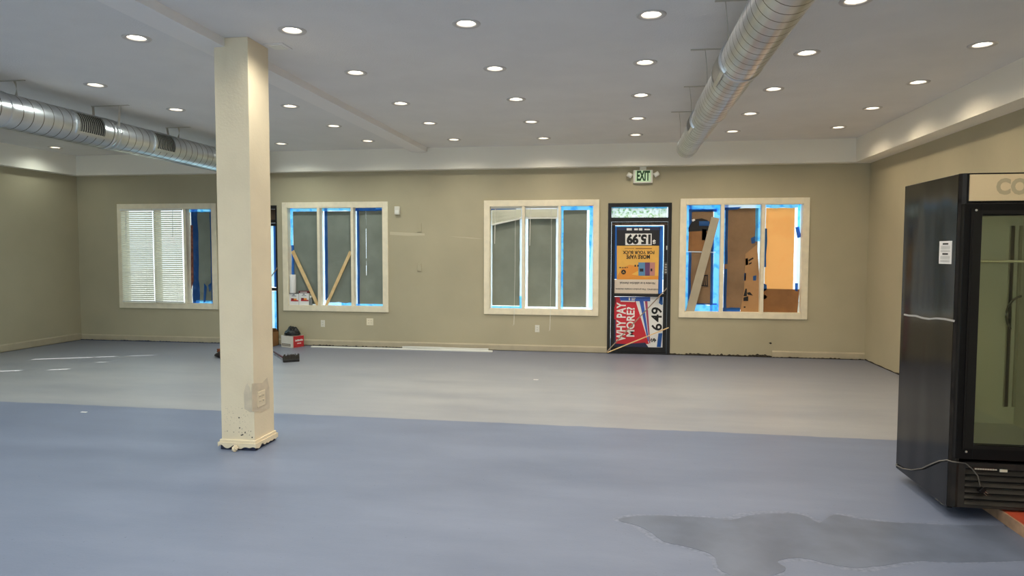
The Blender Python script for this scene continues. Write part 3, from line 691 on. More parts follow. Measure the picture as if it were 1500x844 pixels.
# added sheet standing in for blown-out trees behind the transom glass
YF = YG-.006
o = tag(MB().poly(pxpoly([(896, 304.8), (977, 304.8), (976.8, 319), (896, 319)], YF)).build('window_film', LEAFV, None, recalc=False), 'bright green speckled film in the glass above the poster door', 'window film')
MB().poly(pxpoly([(894, 300.5), (977.5, 300.5), (977.3, 305.6), (894, 305)], YF-.003)).build('tape_strip', TAPEL, o, recalc=False)
# dark board in transom of the other door
MB_ = MB().box((DOORS[0][0]+.055, YG-.03, zq(322)+.004), (DOORS[0][1]-.045, YG-.02, zq(306)-.004))
tag(MB_.build('cardboard_sheet', mat('dark_card', (96, 76, 58), .85, var=.15, vscale=6)), 'dark brown card filling the glass above the door behind the column', 'cardboard sheet')
YS = YD-.002
def sheet_on(Y, u0, v0, u1, v1): return pxpoly([(u0, v1), (u1, v1), (u1, v0), (u0, v0)], Y)
# door 2: white sheets and blue tape
rx0, rx1 = g2
o = tag(MB().poly([(rx0+.002, YS, zq(420)), (rx1-.04, YS, zq(420)), (rx1-.04, YS, zq(330)), (rx0+.002, YS, zq(330))]).build('window_sheet', SHEET, None, recalc=False), 'bright white sheet on upper glass of the door behind the column', 'paper sheet')
MB().poly([(rx1-.045, YS-.002, zq(421)), (rx1-.0, YS-.002, zq(421)), (rx1-.0, YS-.002, zq(328)), (rx1-.045, YS-.002, zq(328))]).build('tape_strip', TAPEB, o, recalc=False)
o = tag(MB().poly([(rx0+.002, YS, .09), (rx1-.04, YS, .09), (rx1-.04, YS, zq(427)), (rx0+.002, YS, zq(427))]).build('window_sheet', SHEET, None, recalc=False), 'bright white sheet on lower glass of the door behind the column', 'paper sheet')
MB().poly([(rx1-.045, YS-.002, .09), (rx1-.0, YS-.002, .09), (rx1-.0, YS-.002, zq(426.5)), (rx1-.045, YS-.002, zq(426.5))]).build('tape_strip', TAPEL, o, recalc=False)
tag(MB().bar(atY(384, 424, D-.03), atY(406.5, 392, D-.02), .018, .012).build('wooden_stick', PINEG), 'thin grey stick slanting across the door behind the column', 'wooden stick')

# posters -----------------------------------------------------------------
def flat(name, m, pts, Y, parent): return MB().poly(pxpoly(pts, Y)).build(name, m, parent, recalc=False)
def R4(u0, v0, u1, v1): return [(u0, v1), (u1, v1), (u1, v0), (u0, v0)]
def quadgroup(name, m, rects, Y, parent):
    mb = MB()
    for r in rects: mb.poly(pxpoly(R4(*r), Y))
    return mb.build(name, m, parent, recalc=False)
Yp = YD-.001
P1 = tag(MB().poly(sheet_on(Yp, 903.2, 332.5, 967, 409.6)).build('poster', PYEL, None, recalc=False), 'yellow and black price poster hung upside down on upper door glass', 'poster')
flat('black_band', PBLACK, R4(903.2, 337, 967, 360), Yp-.001, P1)
flat('blue_band', PNAVY, R4(903.2, 332, 969.5, 337.2), Yp-.0012, P1)
quadgroup('small_print', PWHITE, [(918, 334.4, 925.5, 337.6), (929, 334.6, 934.5, 337.4), (936, 334.4, 941, 337.6), (944, 335.2, 952, 337.2)], Yp-.002, P1)
flat('price_card', PWHITE, R4(916, 342.2, 954.6, 359), Yp-.002, P1)
letters('price', '15.99', pxrect(918, 343, 953, 358, Yp-.003), Yp-.003, INK, P1, 180, .055)
letters('dollar_sign', '$', pxrect(956, 351, 960.5, 357.5, Yp-.003), Yp-.003, PWHITE, P1, 180, .03)
letters('headline', 'MORE VAPE', pxrect(917.5, 373, 952, 379.5, Yp-.002), Yp-.002, INK, P1, 180, .03)
letters('headline', 'FOR YOUR BUCK', pxrect(912, 367.3, 958.5, 372.3, Yp-.002), Yp-.002, INK, P1, 180, .03)
quadgroup('small_print', mat('print_brown', (120, 60, 30), .6), [(915, 363.8, 929, 364.4), (931, 363.8, 955, 364.8)], Yp-.002, P1)
flat('orange_swirl', PORG, [(903.2, 409), (967, 409), (967, 404), (945, 406), (925, 402), (936, 396), (934, 390), (922, 388), (911, 393), (905, 403)], Yp-.0015, P1)
for (u0, u1, m) in ((935, 945, mat('pod_blue', (92, 140, 180), .4)), (944.7, 952, mat('pod_violet', (108, 62, 104), .4)), (951.7, 959.5, mat('pod_pink', (196, 132, 120), .4))):
    flat('printed_device', m, [(u0+.3, 404), (u1-.3, 404), (u1, 384.5), (u0, 384.5)], Yp-.003, P1)
quadgroup('device_marks', PBLACK, [(937, 393.5, 942.5, 398), (953, 393.5, 955.5, 397.5), (929.5, 388, 931.7, 390.8), (933.5, 388, 935.6, 390.8)], Yp-.004, P1)
c = atY(913.4, 398.6, Yp-.003); rr = (atY(917, 398, Yp).x-atY(910, 398, Yp).x)/2
MB().poly([(c.x+rr*math.cos(a*math.pi/12), Yp-.003, c.z+rr*math.sin(a*math.pi/12)) for a in range(24)]).build('round_logo', INK, P1, recalc=False)
letters('logo_letter', 'V', (c.x-rr*.5, c.x+rr*.5, c.z-rr*.45, c.z+rr*.45), Yp-.004, PYEL, P1, 180, .03)
quadgroup('logo_print', mat('print_grey', (110, 84, 50), .6), [(907, 391.2, 910, 393), (911, 391.4, 913.5, 393), (914.5, 391.2, 917, 393), (917.8, 391.2, 920, 392.6)], Yp-.002, P1)
W = tag(MB().poly(sheet_on(Yp-.004, 898, 409.6, 966, 430.4)).build('warning_strip', PWARN, None, recalc=False), 'cream warning strip printed upside down under the yellow poster', 'poster strip')
letters('warning_line', 'WARNING: This product contains nicotine.', pxrect(901.5, 421.5, 966, 425.5, Yp-.005), Yp-.005, INK, W, 180, .015)
letters('warning_line', 'Nicotine is an addictive chemical.', pxrect(907.5, 413, 959.5, 417, Yp-.005), Yp-.005, INK, W, 180, .015)
for o_, poly, m in (('l', [(897.6, 409), (903.6, 409), (903.6, 331), (898.4, 331)], TAPEB), ('r', [(964, 431), (970, 431), (971.5, 331), (966.3, 331)], TAPEB)):
    flat('tape_strip', m, poly, Yp-.0055, P1)
flat('tape_strip', TAPEL, [(899, 408), (900.3, 408), (900.6, 331), (899.2, 331)], Yp-.0062, P1)
flat('tape_strip', TAPEL, [(898.4, 332.6), (971.5, 332.6), (971.5, 331), (898.4, 331)], Yp-.0062, P1)
flat('tape_strip', TAPEL, [(970.6, 410), (971.6, 410), (971.8, 331), (970.8, 331)], Yp-.0062, P1)
# lower poster
P2 = tag(MB().poly(sheet_on(Yp, 896.5, 434.8, 971, 509)).build('poster', PRED, None, recalc=False), 'red white and blue price poster turned sideways on lower door glass', 'poster')
flat('white_stripe', PWHITE, R4(930, 434.8, 971, 509), Yp-.001, P2)
flat('red_field', PRED, [(896.5, 504), (950.5, 504), (931, 441), (906, 436), (896.5, 434.8)], Yp-.0014, P2)
flat('blue_stripe', PBLUE, [(949, 500), (950.5, 500), (942.5, 440), (936.5, 440)], Yp-.0018, P2)
flat('red_stripe', mat('poster_mauve', (168, 70, 100), .5), [(951, 503), (952.5, 503), (948.3, 441), (944.6, 441)], Yp-.0018, P2)
flat('blue_header', PBLUE, [(909, 441), (952.5, 441.5), (952.5, 435), (907.5, 435)], Yp-.002, P2)
flat('header_edge', PWHITE, [(909, 442), (930, 442.5), (930, 441), (909.5, 440.5)], Yp-.0025, P2)
quadgroup('header_print', PWHITE, [(921, 436, 923, 440), (925, 436.5, 931, 437.8), (925, 438.6, 930, 440)], Yp-.0025, P2)
letters('slogan', 'WHY PAY', pxrect(903.4, 443, 916.3, 500, Yp-.003), Yp-.003, PWHITE, P2, 90, .025)
letters('slogan', 'MORE?', pxrect(917.8, 450, 929.4, 493.5, Yp-.003), Yp-.003, PWHITE, P2, 90, .025)
letters('price', '49', pxrect(954.2, 450, 969.6, 472, Yp-.003), Yp-.003, INK, P2, 90, .02)
letters('price', '6', pxrect(954.2, 474, 969.6, 484.5, Yp-.003), Yp-.003, INK, P2, 90, .02)
letters('dollar_sign', '$', pxrect(952.8, 495.5, 961.2, 501.5, Yp-.003), Yp-.003, INK, P2, 90, .02)
flat('navy_corner', PNAVY, [(896.5, 509), (902, 509), (901.8, 468), (896.5, 467)], Yp-.002, P2)
flat('dark_patch', PDRED, [(896.5, 451), (900.5, 450), (902.5, 441), (901, 435.5), (896.5, 435)], Yp-.002, P2)
flat('navy_edge', PNAVY, [(896.5, 509), (950, 509), (945, 502), (915, 504), (896.5, 503)], Yp-.0022, P2)
flat('tape_strip', TAPEB, [(962, 508.5), (968, 508.5), (970.3, 488), (964.5, 488.5)], Yp-.004, P2)
flat('tape_strip', TAPEB, [(965, 444), (969, 447), (971, 446), (971, 435), (967, 435)], Yp-.004, P2)
# sticks propped across the door
tag(MB().bar(atY(889.2, 515, D-.035), atY(977.2, 422, D-.035), .022, .014).build('wooden_stick', PINEG), 'grey stick propped steeply across the poster door', 'wooden stick')
tag(MB().bar(atY(889.6, 516.5, D-.085), atY(979.5, 480, D-.06), .022, .014).build('wooden_stick', PINE), 'pale yellow stick propped low across the poster door', 'wooden stick')

# ------------------------------------------------------------------ ducts
def duct(name, label, x, z, r_, y0, y1, pitch, vents, collars, hangers, side, capend, steps=()):
    def rad(yy): return r_ - sum(d for ys, d in steps if yy > ys)
    r = r_
    o = thing(name, label, 'air duct', (x, (y0+y1)/2, z))
    mb = MB(); n = 40; prof = []
    y = y0
    L = y1-y0; nr = int(L/pitch)
    rows = []
    for i in range(nr+1):
        b = y0+i*pitch
        r = rad(b); rows += [(b, r, 0), (b+.009, r, 1)]
    rings = []
    for yy, rr, mi in rows:
        ring = []
        for k in range(n):
            a = k*2*math.pi/n; q = min(max(yy + pitch*.5*math.sin(a*.5)*0 + .10*pitch*math.cos(a), y0), y1)
            ring.append(mb.bm.verts.new((x+rr*math.cos(a), q, z+rr*math.sin(a))))
        rings.append((ring, mi))
    for (a, _), (b, mi) in zip(rings, rings[1:]):
        mb.mi = mi
        for k in range(n): mb._f([a[k], a[(k+1) % n], b[(k+1) % n], b[k]])
    mb.mi = 0
    if capend: mb._f(rings[-1][0]); mb._f(rings[0][0][::-1])
    mb.build('spiral_pipe', [DUCT, DUCTSEAM], o, True)
    for yc, w in collars:
        r = rad(yc-.1)
        MB().lathe([(r+.0005, -w/2), (r+.005, -w/2+.004), (r+.005, w/2-.004), (r+.0005, w/2)], (x, yc, z), 40, 'Y').build('collar', DUCT, o, True)
    for yc, L, ac in vents:
        r = rad(yc-L/2)                          # curved register on the flank, ac = middle angle
        da = math.radians(34); N = 14
        fr = MB(); gr = MB(); bk = MB()
        def P(a, yy, rr): return (x+rr*math.cos(a), yy, z+rr*math.sin(a))
        def patch(m_, a0, a1, yy0, yy1, rr, seg=N):
            for i in range(seg):
                b0, b1 = a0+(a1-a0)*i/seg, a0+(a1-a0)*(i+1)/seg
                m_.poly([P(b0, yy0, rr), P(b1, yy0, rr), P(b1, yy1, rr), P(b0, yy1, rr)])
        e = .03; ea = e/r
        for (p0, p1, q0, q1) in ((ac-da-ea, ac+da+ea, yc-L/2-e, yc-L/2), (ac-da-ea, ac+da+ea, yc+L/2, yc+L/2+e), (ac-da-ea, ac-da, yc-L/2, yc+L/2), (ac+da, ac+da+ea, yc-L/2, yc+L/2)):
            patch(fr, p0, p1, q0, q1, r+.014)
        for i in range(N):                       # outer lip
            b0, b1 = ac-da-ea+(2*da+2*ea)*i/N, ac-da-ea+(2*da+2*ea)*(i+1)/N
            for yy in (yc-L/2-e, yc+L/2+e): fr.poly([P(b0, yy, r), P(b1, yy, r), P(b1, yy, r+.014), P(b0, yy, r+.014)])
        for b in (ac-da-ea, ac+da+ea): fr.poly([P(b, yc-L/2-e, r), P(b, yc+L/2+e, r), P(b, yc+L/2+e, r+.014), P(b, yc-L/2-e, r+.014)])
        f = fr.build('vent_grille', DUCT, o)
        patch(bk, ac-da, ac+da, yc-L/2, yc+L/2, r+.005); bk.build('vent_void', mat('vent_void_grey', (40, 38, 36), .8), f)
        ns = int(L/.030)
        for s in range(ns):
            yy = yc-L/2+(s+.5)*L/ns
            for i in range(8):
                b0, b1 = ac-da+2*da*i/8, ac-da+2*da*(i+1)/8
                gr.poly([P(b0, yy, r+.013), P(b1, yy, r+.013), P(b1, yy+.002, r+.003), P(b0, yy+.002, r+.003)])
        e0 = ac-da
        for s in range(ns-1):
            ya, yb2 = yc-L/2+(s+.5)*L/ns, yc-L/2+(s+1.5)*L/ns
            gr.poly([P(e0, ya, r+.013), P(e0, yb2, r+.013), P(e0, yb2+.002, r+.003), P(e0, ya+.002, r+.003)])
        bmesh.ops.remove_doubles(gr.bm, verts=gr.bm.verts[:], dist=2e-4)
        gr.build('vent_grate', STRAP, f)
    for yh, bx0, bx1, straps in hangers:      # thin bar on the ceiling and the straps that drop from it
        MB().box((bx0, yh-.012, ZC-.007), (bx1, yh+.012, ZC), bev=.002).build('hanger_bar', STRAP, o)
        for kind, xs_, xe, ze in straps:
            if kind == 'wire': MB().tube([(xs_, yh, ZC-.006), ((xs_+xe)/2+.006, yh, (ZC+ze)/2), (xe, yh, ze)], .003, 6).build('hanger_wire', STRAP, o)
            else:
                m_ = MB(); n_ = 10; tw = math.pi*.8 if kind == 'twist' else 0; w = .013; prev = None
                for k in range(n_+1):
                    f = k/n_; px_ = xs_+(xe-xs_)*f+.012*math.sin(f*math.pi)*(1 if tw else 0); pz = ZC-.006+(ze-ZC+.006)*f
                    a = math.pi*.35+tw*f; dx, dy = math.cos(a)*w, math.sin(a)*w
                    cur = [m_.bm.verts.new((px_-dx, yh-dy, pz)), m_.bm.verts.new((px_+dx, yh+dy, pz))]
                    if prev: m_._f([prev[0], prev[1], cur[1], cur[0]])
                    prev = cur
                q_ = m_.build('hanger_strap', STRAP, o, recalc=False); sm = q_.modifiers.new('s', 'SOLIDIFY'); sm.thickness = .002
    return o
yend = atZ(1003, 234.5, 2.959-.145).y
R = math.radians
vs1, vs2 = at(1057, 70, 0, .69).y, at(1020, 141, 0, .69).y
vy1, vy2 = at(1052, 98, 0, .69).y, at(1009, 185, 0, .69).y
duct('air_duct', 'silver spiral duct hanging toward the exit sign and ending in open room', .831, 2.959, .145, 1.2, yend, .118,
     [(vy1, .36, R(172)), (vy2, .30, R(172))], [(vs1, .05), (vs2, .05), (8.9, .03)], [(y_, b_, 1.02, [('wire', .668, .690, 2.96), ('wire', .99, .973, 2.96)]) for y_, b_ in ((4.746, .60), (5.84, .552), (7.11, .612), (8.35, .575))], -1, True, [(0, -.006), (vs1, .004), (vs2, .011), (8.0, .007)])
duct('air_duct', 'silver spiral duct with dark grilles passing behind the column', -5.86, 2.943, .172, 1.5, 10.45, .118,
     [(6.62, .36, R(12)), (7.83, .34, R(12))], [(6.98, .06), (7.06, .03), (5.65, .03)], [(5.88, -6.10, -5.781, [('twist', -5.896, -5.885, 3.112)]), (7.05, -6.06, -5.578, [('strap', -6.041, -6.03, 2.96), ('strap', -5.697, -5.715, 3.03)]), (8.40, -6.10, -5.735, [('strap', -6.083, -6.03, 2.96), ('twist', -5.909, -5.93, 3.10)])], 1, True)

# ------------------------------------------------------------------ floor things
# white strips by the wall
a, b = atZ(456, 509, 0), atZ(721, 516.3, 0)
tag(MB().box((a.x, 10.56, 0), (b.x, 10.60, .024), bev=.003).build('moulding_strip', WHITEW), 'long straight white moulding strip lying on floor along the wall', 'moulding strip')
mb = MB(); pts = []
for k in range(21):
    s = k/20; pts.append((-3.55+s*1.45, 10.70-.06*math.sin(s*3.1), .026+.018*math.sin(s*3.14)*(1-s)))
for p, q in zip(pts, pts[1:]): mb.bar(p, q, .032, .008, math.pi/2)
bmesh.ops.remove_doubles(mb.bm, verts=mb.bm.verts[:], dist=.004)
tag(mb.build('moulding_strip', WHITEW), 'shorter bowed white strip between the long strip and the wall', 'moulding strip')
# white and red box with bag
L0, M0 = atZ(412, 508.3, 0), atZ(429, 510.2, 0)
ex = Vector((M0.x-L0.x, M0.y-L0.y, 0)); wl = ex.length; ex.normalize(); ey = Vector((-ex.y, ex.x, 0))
cd = .20
BM = Matrix((( ex.x, ey.x, 0, L0.x), (ex.y, ey.y, 0, L0.y), (0, 0, 1, 0), (0, 0, 0, 1)))
cd = .235; bh = .195
t = thing('carton', 'white carton with red side on the floor under the braced window', 'cardboard box', (L0.x, L0.y, 0))
WCARD = mat('white_card', (232, 224, 210), .7, var=.03)
mb = MB(); th = .006
mb.box((0, 0, 0), (wl, cd, th), BM).box((0, 0, 0), (wl, th, bh), BM).box((0, cd-th, 0), (wl, cd, bh), BM).box((0, 0, 0), (th, cd, bh), BM).box((wl-th, 0, 0), (wl, cd, bh), BM)
mb.build('carton_body', WCARD, t)
rp = MB().box((wl, .012, .004), (wl+.0015, cd-.002, bh-.002), BM).build('red_panel', RED, t)
mb = MB()
mb.box((wl+.001, .05, .105), (wl+.0025, .06, .135), BM)
for k in range(7): mb.box((wl+.001, .07+k*.021, .105), (wl+.0025, .085+k*.021, .135 if k % 3 else .13), BM)
for k in range(4): mb.box((wl+.001, .09+k*.022, .060), (wl+.0025, .106+k*.022, .076), BM)
mb.build('panel_print', PWHITE, rp)
MB().box((.018, -.0015, .025), (wl*.8, 0, .065), BM).build('print_frame', mat('print_dark', (96, 84, 70), .7), t)
MB().box((.026, -.0025, .03), (wl*.77, -.001, .06), BM).build('print_block', mat('print_tan', (176, 164, 148), .7), t)
# black bag heaped in the carton
bm = bmesh.new(); bmesh.ops.create_icosphere(bm, subdivisions=5, radius=1)
for v in bm.verts:
    p = v.co.copy(); f = 1+.45*noise.noise(p*2.3+Vector((5, 2, 8)))+.20*noise.noise(p*5.5)
    cr_ = .10*noise.ridged_multi_fractal(p*2.6+Vector((3, 1, 4)), 1, 2, 3, 1, 2)
    rise = max(0, p.z)**.9*(.070+.052*math.exp(-((p.x-.15)**2+(p.y+.1)**2)*3))*f + .10*cr_*max(0, p.z)*.5
    edge = 1.0+.05*noise.noise(p*3.1)
    v.co = BM @ Vector((wl*.5+p.x*(wl*.5+.004)*edge, cd*.5+p.y*(cd*.5+.002)*edge, bh+.002+rise+.02*(p.z > -.2)*0+.012*max(0, 1+p.z)))
mb = MB(); mb.bm.free(); mb.bm = bm
BAG = mat('black_bag_film', (13, 13, 14), .30, spec=.35, bump=.5, bscale=16)
bg = tag(mb.build('garbage_bag', BAG, None, True), 'crumpled black plastic bag heaped on the white and red carton', 'plastic bag')
# brown carton by the door
t = thing('carton', 'open brown carton on the floor at the door behind the column', 'cardboard box', (-5.95, 10.64, 0))
mb = MB(); x0, x1, y0, y1, h = -6.14, -5.765, 10.545, 10.735, .235
mb.box((x0, y0, 0), (x1, y1, .006)).box((x0, y0, 0), (x1, y0+.006, h)).box((x0, y1-.006, 0), (x1, y1, h)).box((x0, y0, 0), (x0+.006, y1, h)).box((x1-.006, y0, 0), (x1, y1, h))
mb.build('carton_body', CARD, t)
MB().prism([(x0+.01, y0+.003, h), (x1-.01, y0+.003, h), (x1-.02, y0+.05, h+.07), (x0+.02, y0+.05, h+.07)], (0, .004, 0)).build('flap', mat('dark_flap', (110, 78, 52), .85), t)
MB().prism([(x0+.01, y1-.006, h), (x1-.01, y1-.006, h), (x1-.02, y1-.04, h+.06), (x0+.02, y1-.04, h+.06)], (0, .004, 0)).build('flap', CARD, t)
# low dark tool bag beyond the column
t = thing('tool_bag', 'low dark bag with orange top lying on floor behind the column', 'bag', (-5.7, 9.35, 0))
def soft(c, s, seed, flat=-.7, sub=4, k=.18):
    bm = bmesh.new(); bmesh.ops.create_icosphere(bm, subdivisions=sub, radius=1)
    for v in bm.verts:
        p = v.co; q = Vector([math.copysign(abs(a)**.7, a) for a in p])*(1+k*noise.noise(p*2+Vector((seed, 0, 0))))
        v.co = Vector((c[0]+q.x*s[0], c[1]+q.y*s[1], max(0.001, c[2]+max(q.z, flat)*s[2])))
    m = MB(); m.bm.free(); m.bm = bm; return m
qa, qb = atZ(307, 525, 0), atZ(397, 523, 0)
cxm, hw = (qa.x+qb.x)/2, (qb.x-qa.x)/2
soft((cxm, 9.36, .05), (hw*.95, .16, .07), 3).build('bag_body', mat('bag_dark', (38, 30, 30), .6, var=.4, vscale=18), t, True)
soft((cxm-.05, 9.38, .10), (hw*.80, .10, .045), 8).build('bag_top', mat('bag_orange', (150, 82, 40), .7, rgb2=(60, 36, 26), vscale=16), t, True)
# push broom
t = thing('push_broom', 'black bristle push broom with dark red handle lying on the floor', 'broom', (-4.68, 9.1, 0))
bL, bR = atZ(415, 531.5, 0), atZ(439, 529.8, 0)
ax = (bR-bL); bw = ax.length; ax.normalize(); ay = Vector((-ax.y, ax.x, 0))
TM = Matrix(((ax.x, ay.x, 0, bL.x), (ax.y, ay.y, 0, bL.y), (0, 0, 1, 0), (0, 0, 0, 1)))
MB().box((0, .0, 0), (bw, .06, .040), TM, bev=.008).build('broom_head', BLACKP, t)
mb = MB()
for k in range(30):
    for j in range(3):
        s = (k+.5)/30*bw; a = TM @ Vector((s, .012+j*.018, .036)); b = TM @ Vector((s+random.uniform(-.008, .008), .012+j*.02+random.uniform(-.01, .01), .105+random.uniform(-.018, .012)))
        mb.tube([a, b], [.0050, .0042], 5)
mb.build('bristles', mat('bristle_black', (62, 56, 48), .7), t)
hs = TM @ Vector((bw*.25, .055, .03)); he = atZ(401.3, 515.5, .03)
MB().tube([hs, he], .013, 12).build('handle', mat('handle_maroon', (92, 44, 52), .45), t, True)
MB().tube([hs, hs+(he-hs).normalized()*.10], .02, 12).build('ferrule', BLACKP, t, True)
c = atZ(785, 556.5, 0)
tag(MB().box((c.x-.03, c.y-.012, 0), (c.x+.03, c.y+.012, .003)).build('paper_scrap', PWHITE), 'tiny white scrap lying alone on the grey floor', 'paper scrap')
c = atZ(123, 604, 0)
tag(MB().box((c.x-.03, c.y-.012, 0), (c.x+.03, c.y+.012, .003)).build('paper_scrap', PWHITE), 'tiny white scrap on blue floor near the side wall', 'paper scrap')

# puddle
WET = mat('wet_floor', (104, 114, 135), .32, spec=.35, var=.12, vscale=4)
DRY = mat('half_dry_edge', (126, 135, 158), .35, spec=.35, rgb2=(102, 112, 132), vscale=38)
pts = [(905,762),(925,757),(960,755.5),(1000,757),(1040,759),(1070,762),(1105,754.5),(1150,752.5),(1180,756),(1200,766),(1222,754),(1260,761),(1310,766),(1360,768),(1420,770),(1500,772),(1560,778),(1560,822),(1500,822),(1400,824),(1345,822),(1300,828),(1255,832),(1215,827),(1175,818),(1140,822),(1152,834),(1130,843),(1095,848),(1068,842),(1052,832),(1048,818),(1030,808),(1000,800),(975,795),(962,786),(945,775),(925,768)]
P = [atZ(u, v, 0) for u, v in pts]
for p in P: p.x = min(p.x, 2.243)
def smooth_loop(P, n=4):
    out = []
    for i in range(len(P)):
        a, b, c, d = P[i-1], P[i], P[(i+1) % len(P)], P[(i+2) % len(P)]
        for k in range(n):
            s = k/n; out.append(.5*((2*b)+(c-a)*s+(2*a-5*b+4*c-d)*s*s+(3*b-a-3*c+d)*s**3) + Vector((noise.noise(b*9+Vector((s*3, 0, 0))), noise.noise(b*9+Vector((0, s*3, 4))), 0))*.008)
    return out
mb = MB(); lp = smooth_loop(P); mb.prism([(p.x, p.y, .0004) for p in lp], (0, 0, .0012))
pd = tag(mb.build('puddle', WET), 'wide dark wet patch on the blue floor before the fridge', 'puddle')
cen = sum((p for p in lp), Vector())/len(lp)
mb = MB(); rng = []
for i, p in enumerate(lp):
    w = .03+.05*abs(noise.noise(p*3)); w = w if p.x < 2.2 else 0; d = (p-cen).normalized(); rng.append((p-d*.01, p+d*w))
for i in range(len(rng)):
    a, b = rng[i], rng[(i+1) % len(rng)]
    mb.poly([(a[0].x, a[0].y, .0006), (b[0].x, b[0].y, .0006), (b[1].x, b[1].y, .0005), (a[1].x, a[1].y, .0005)])
mb.build('drying_edge', DRY, pd, recalc=True)

# ------------------------------------------------------------------ fridge
fx0, yf, yb_, hb = 1.956, 4.36, 5.13, .07
fx1 = fx0+.775
zt = atY(1415, 254.3, yf).z
FB = mat('fridge_black', (12, 12, 15), .13, spec=.35, rgb2=(20, 19, 20), vscale=3, bump=.22, bscale=3.6)
FBD = mat('fridge_trim_black', (12, 11, 11), .42, spec=.2)
FBG = mat('fridge_grille_black', (50, 46, 41), .5, spec=.35, var=.3, vscale=12)
LINER = mat('fridge_liner', (226, 226, 214), .5)
nt_ = FB.node_tree; bpn = [n for n in nt_.nodes if n.type == 'BUMP'][0]; bpn.inputs['Distance'].default_value = .05; nz_ = bpn.inputs['Height'].links[0].from_node
mp_ = nt_.nodes.new('ShaderNodeMapping'); mp_.inputs['Scale'].default_value = (.6, 1.5, .3); nz_.inputs['Scale'].default_value = 2.6; nz_.inputs['Detail'].default_value = .6; nt_.links.new(nz_.inputs['Vector'].links[0].from_socket, mp_.inputs['Vector']); nt_.links.new(mp_.outputs[0], nz_.inputs['Vector'])
t = thing('display_fridge', 'tall black glass door drinks fridge on a red board at the side wall', 'fridge', ((fx0+fx1)/2, (yf+yb_)/2, hb))
zg1 = atY(1390, 675.5, yf).z            # top of the louvre base
dl = fx0+.105                            # inner left edge of door opening
mb = MB(); w = .03
mb.box((fx0, yf, hb), (fx0+w, yb_, zt), bev=.004)
mb.box((fx1-w, yf, hb), (fx1, yb_, zt), bev=.004)
mb.box((fx0+w, yb_-w, hb), (fx1-w, yb_, zt)).box((fx0+w, yf+.01, zt-w), (fx1-w, yb_-w, zt)).box((fx0+w, yf+.03, hb), (fx1-w, yb_-w, hb+w))
mb.build('cabinet', FB, t)
mb = MB()                                # inside liner, five panels
ix0, ix1, iy0, iy1, iz0, iz1 = fx0+.07, fx1-.07, yf+.02, yb_-.08, zg1+.08, zt-.22
mb.box((ix0-.01, iy0, iz0), (ix0, iy1, iz1)).box((ix1, iy0, iz0), (ix1+.01, iy1, iz1)).box((ix0, iy1, iz0), (ix1, iy1+.01, iz1)).box((ix0-.01, iy0, iz1), (ix1+.01, iy1+.01, iz1+.01)).box((ix0-.01, iy0, iz0-.01), (ix1+.01, iy1+.01, iz0))
mb.build('liner', LINER, t)
mb = MB()
for xx in (ix0+.055, ix1-.055):
    for dx in (0,):
        pass
for u in (1478, 1491):
    xx = atY(u, 480, iy1-.012).x
    mb.box((xx-.012, iy1-.016, iz0+.12), (xx+.012, iy1-.0005, iz1-.06))
for xx in (ix1-.06,): mb.box((xx-.012, iy1-.016, iz0+.12), (xx+.012, iy1-.0005, iz1-.06))
mb.build('shelf_standard', mat('standard_grey', (176, 174, 154), .5), t)
zs_ = atY(1470, 383.5, iy0+.12).z
mb = MB()
mb.tube([(ix0+.01, iy0+.10, zs_), (ix1-.01, iy0+.10, zs_)], .006, 8).tube([(ix0+.01, iy1-.03, zs_), (ix1-.01, iy1-.03, zs_)], .005, 8)
for k in range(26):
    xx = ix0+.015+(ix1-ix0-.03)*k/25; mb.tube([(xx, iy0+.10, zs_+.004), (xx, iy1-.03, zs_+.004)], .0022, 5)
mb.build('wire_shelf', mat('shelf_wire', (214, 214, 190), .4), t)
# hanging strip curtain-like cable inside
mb = MB(); a = atY(1498, 462, iy1-.03); mb.tube([a+Vector((.10*math.cos(q), 0, .13*math.sin(q))) for q in [1.2+.25*i for i in range(12)]], .007, 8)
mb.build('inner_cable', mat('cable_dark', (70, 72, 60), .6), t)
# corner strip + fascia
zh0, zh1 = atY(1417, 295, yf).z, atY(1417, 256.5, yf).z
xh0 = atY(1416.8, 280, yf).x
FCOR = mat('fridge_corner', (46, 41, 36), .45, spec=.25, rgb2=(26, 23, 21), vscale=8)
mb = MB(); pr = [(fx0, yf+.002), (fx0+.012, yf-.012), (fx0+.03, yf-.02), (xh0-.012, yf-.022), (xh0-.012, yf+.01), (fx0, yf+.01)]
mb.prism([(x, y, zh0-.01) for x, y in pr], (0, 0, zt-zh0+.01))
mb.prism([(fx0, yf+.002, hb+.012), (fx0+.012, yf-.012, hb+.012), (fx0+.034, yf-.018, hb+.012), (fx0+.05, yf-.012, hb+.012), (fx0+.05, yf+.01, hb+.012), (fx0, yf+.01, hb+.012)], (0, 0, zh0-hb))
mb.build('corner_post', FCOR, t)
hd = MB().box((xh0-.012, yf-.02, zh0-.012), (fx1, yf+.03, zt)).build('header_box', FBD, t)
CREAM = mat('header_cream', (214, 192, 152), .4, rgb2=(222, 198, 156), vscale=2)
MB().box((xh0, yf-.028, zh0), (fx1-.02, yf-.018, zh1)).build('header_panel', CREAM, hd)
x0, x1, z0, z1 = pxrect(1460, 261, 1480.3, 285.3, yf-.03); 
LG = mat('letter_grey', (180, 164, 130), .45)
letters('lettering', 'C', (x0, x1, z0, z1), yf-.0295, LG, hd, bold=.05)
x0, x1, z0, z1 = pxrect(1481.5, 260.8, 1506, 285.3, yf-.03)
letters('lettering', 'O', (x0, x1, z0, z1), yf-.0295, LG, hd, bold=.05)
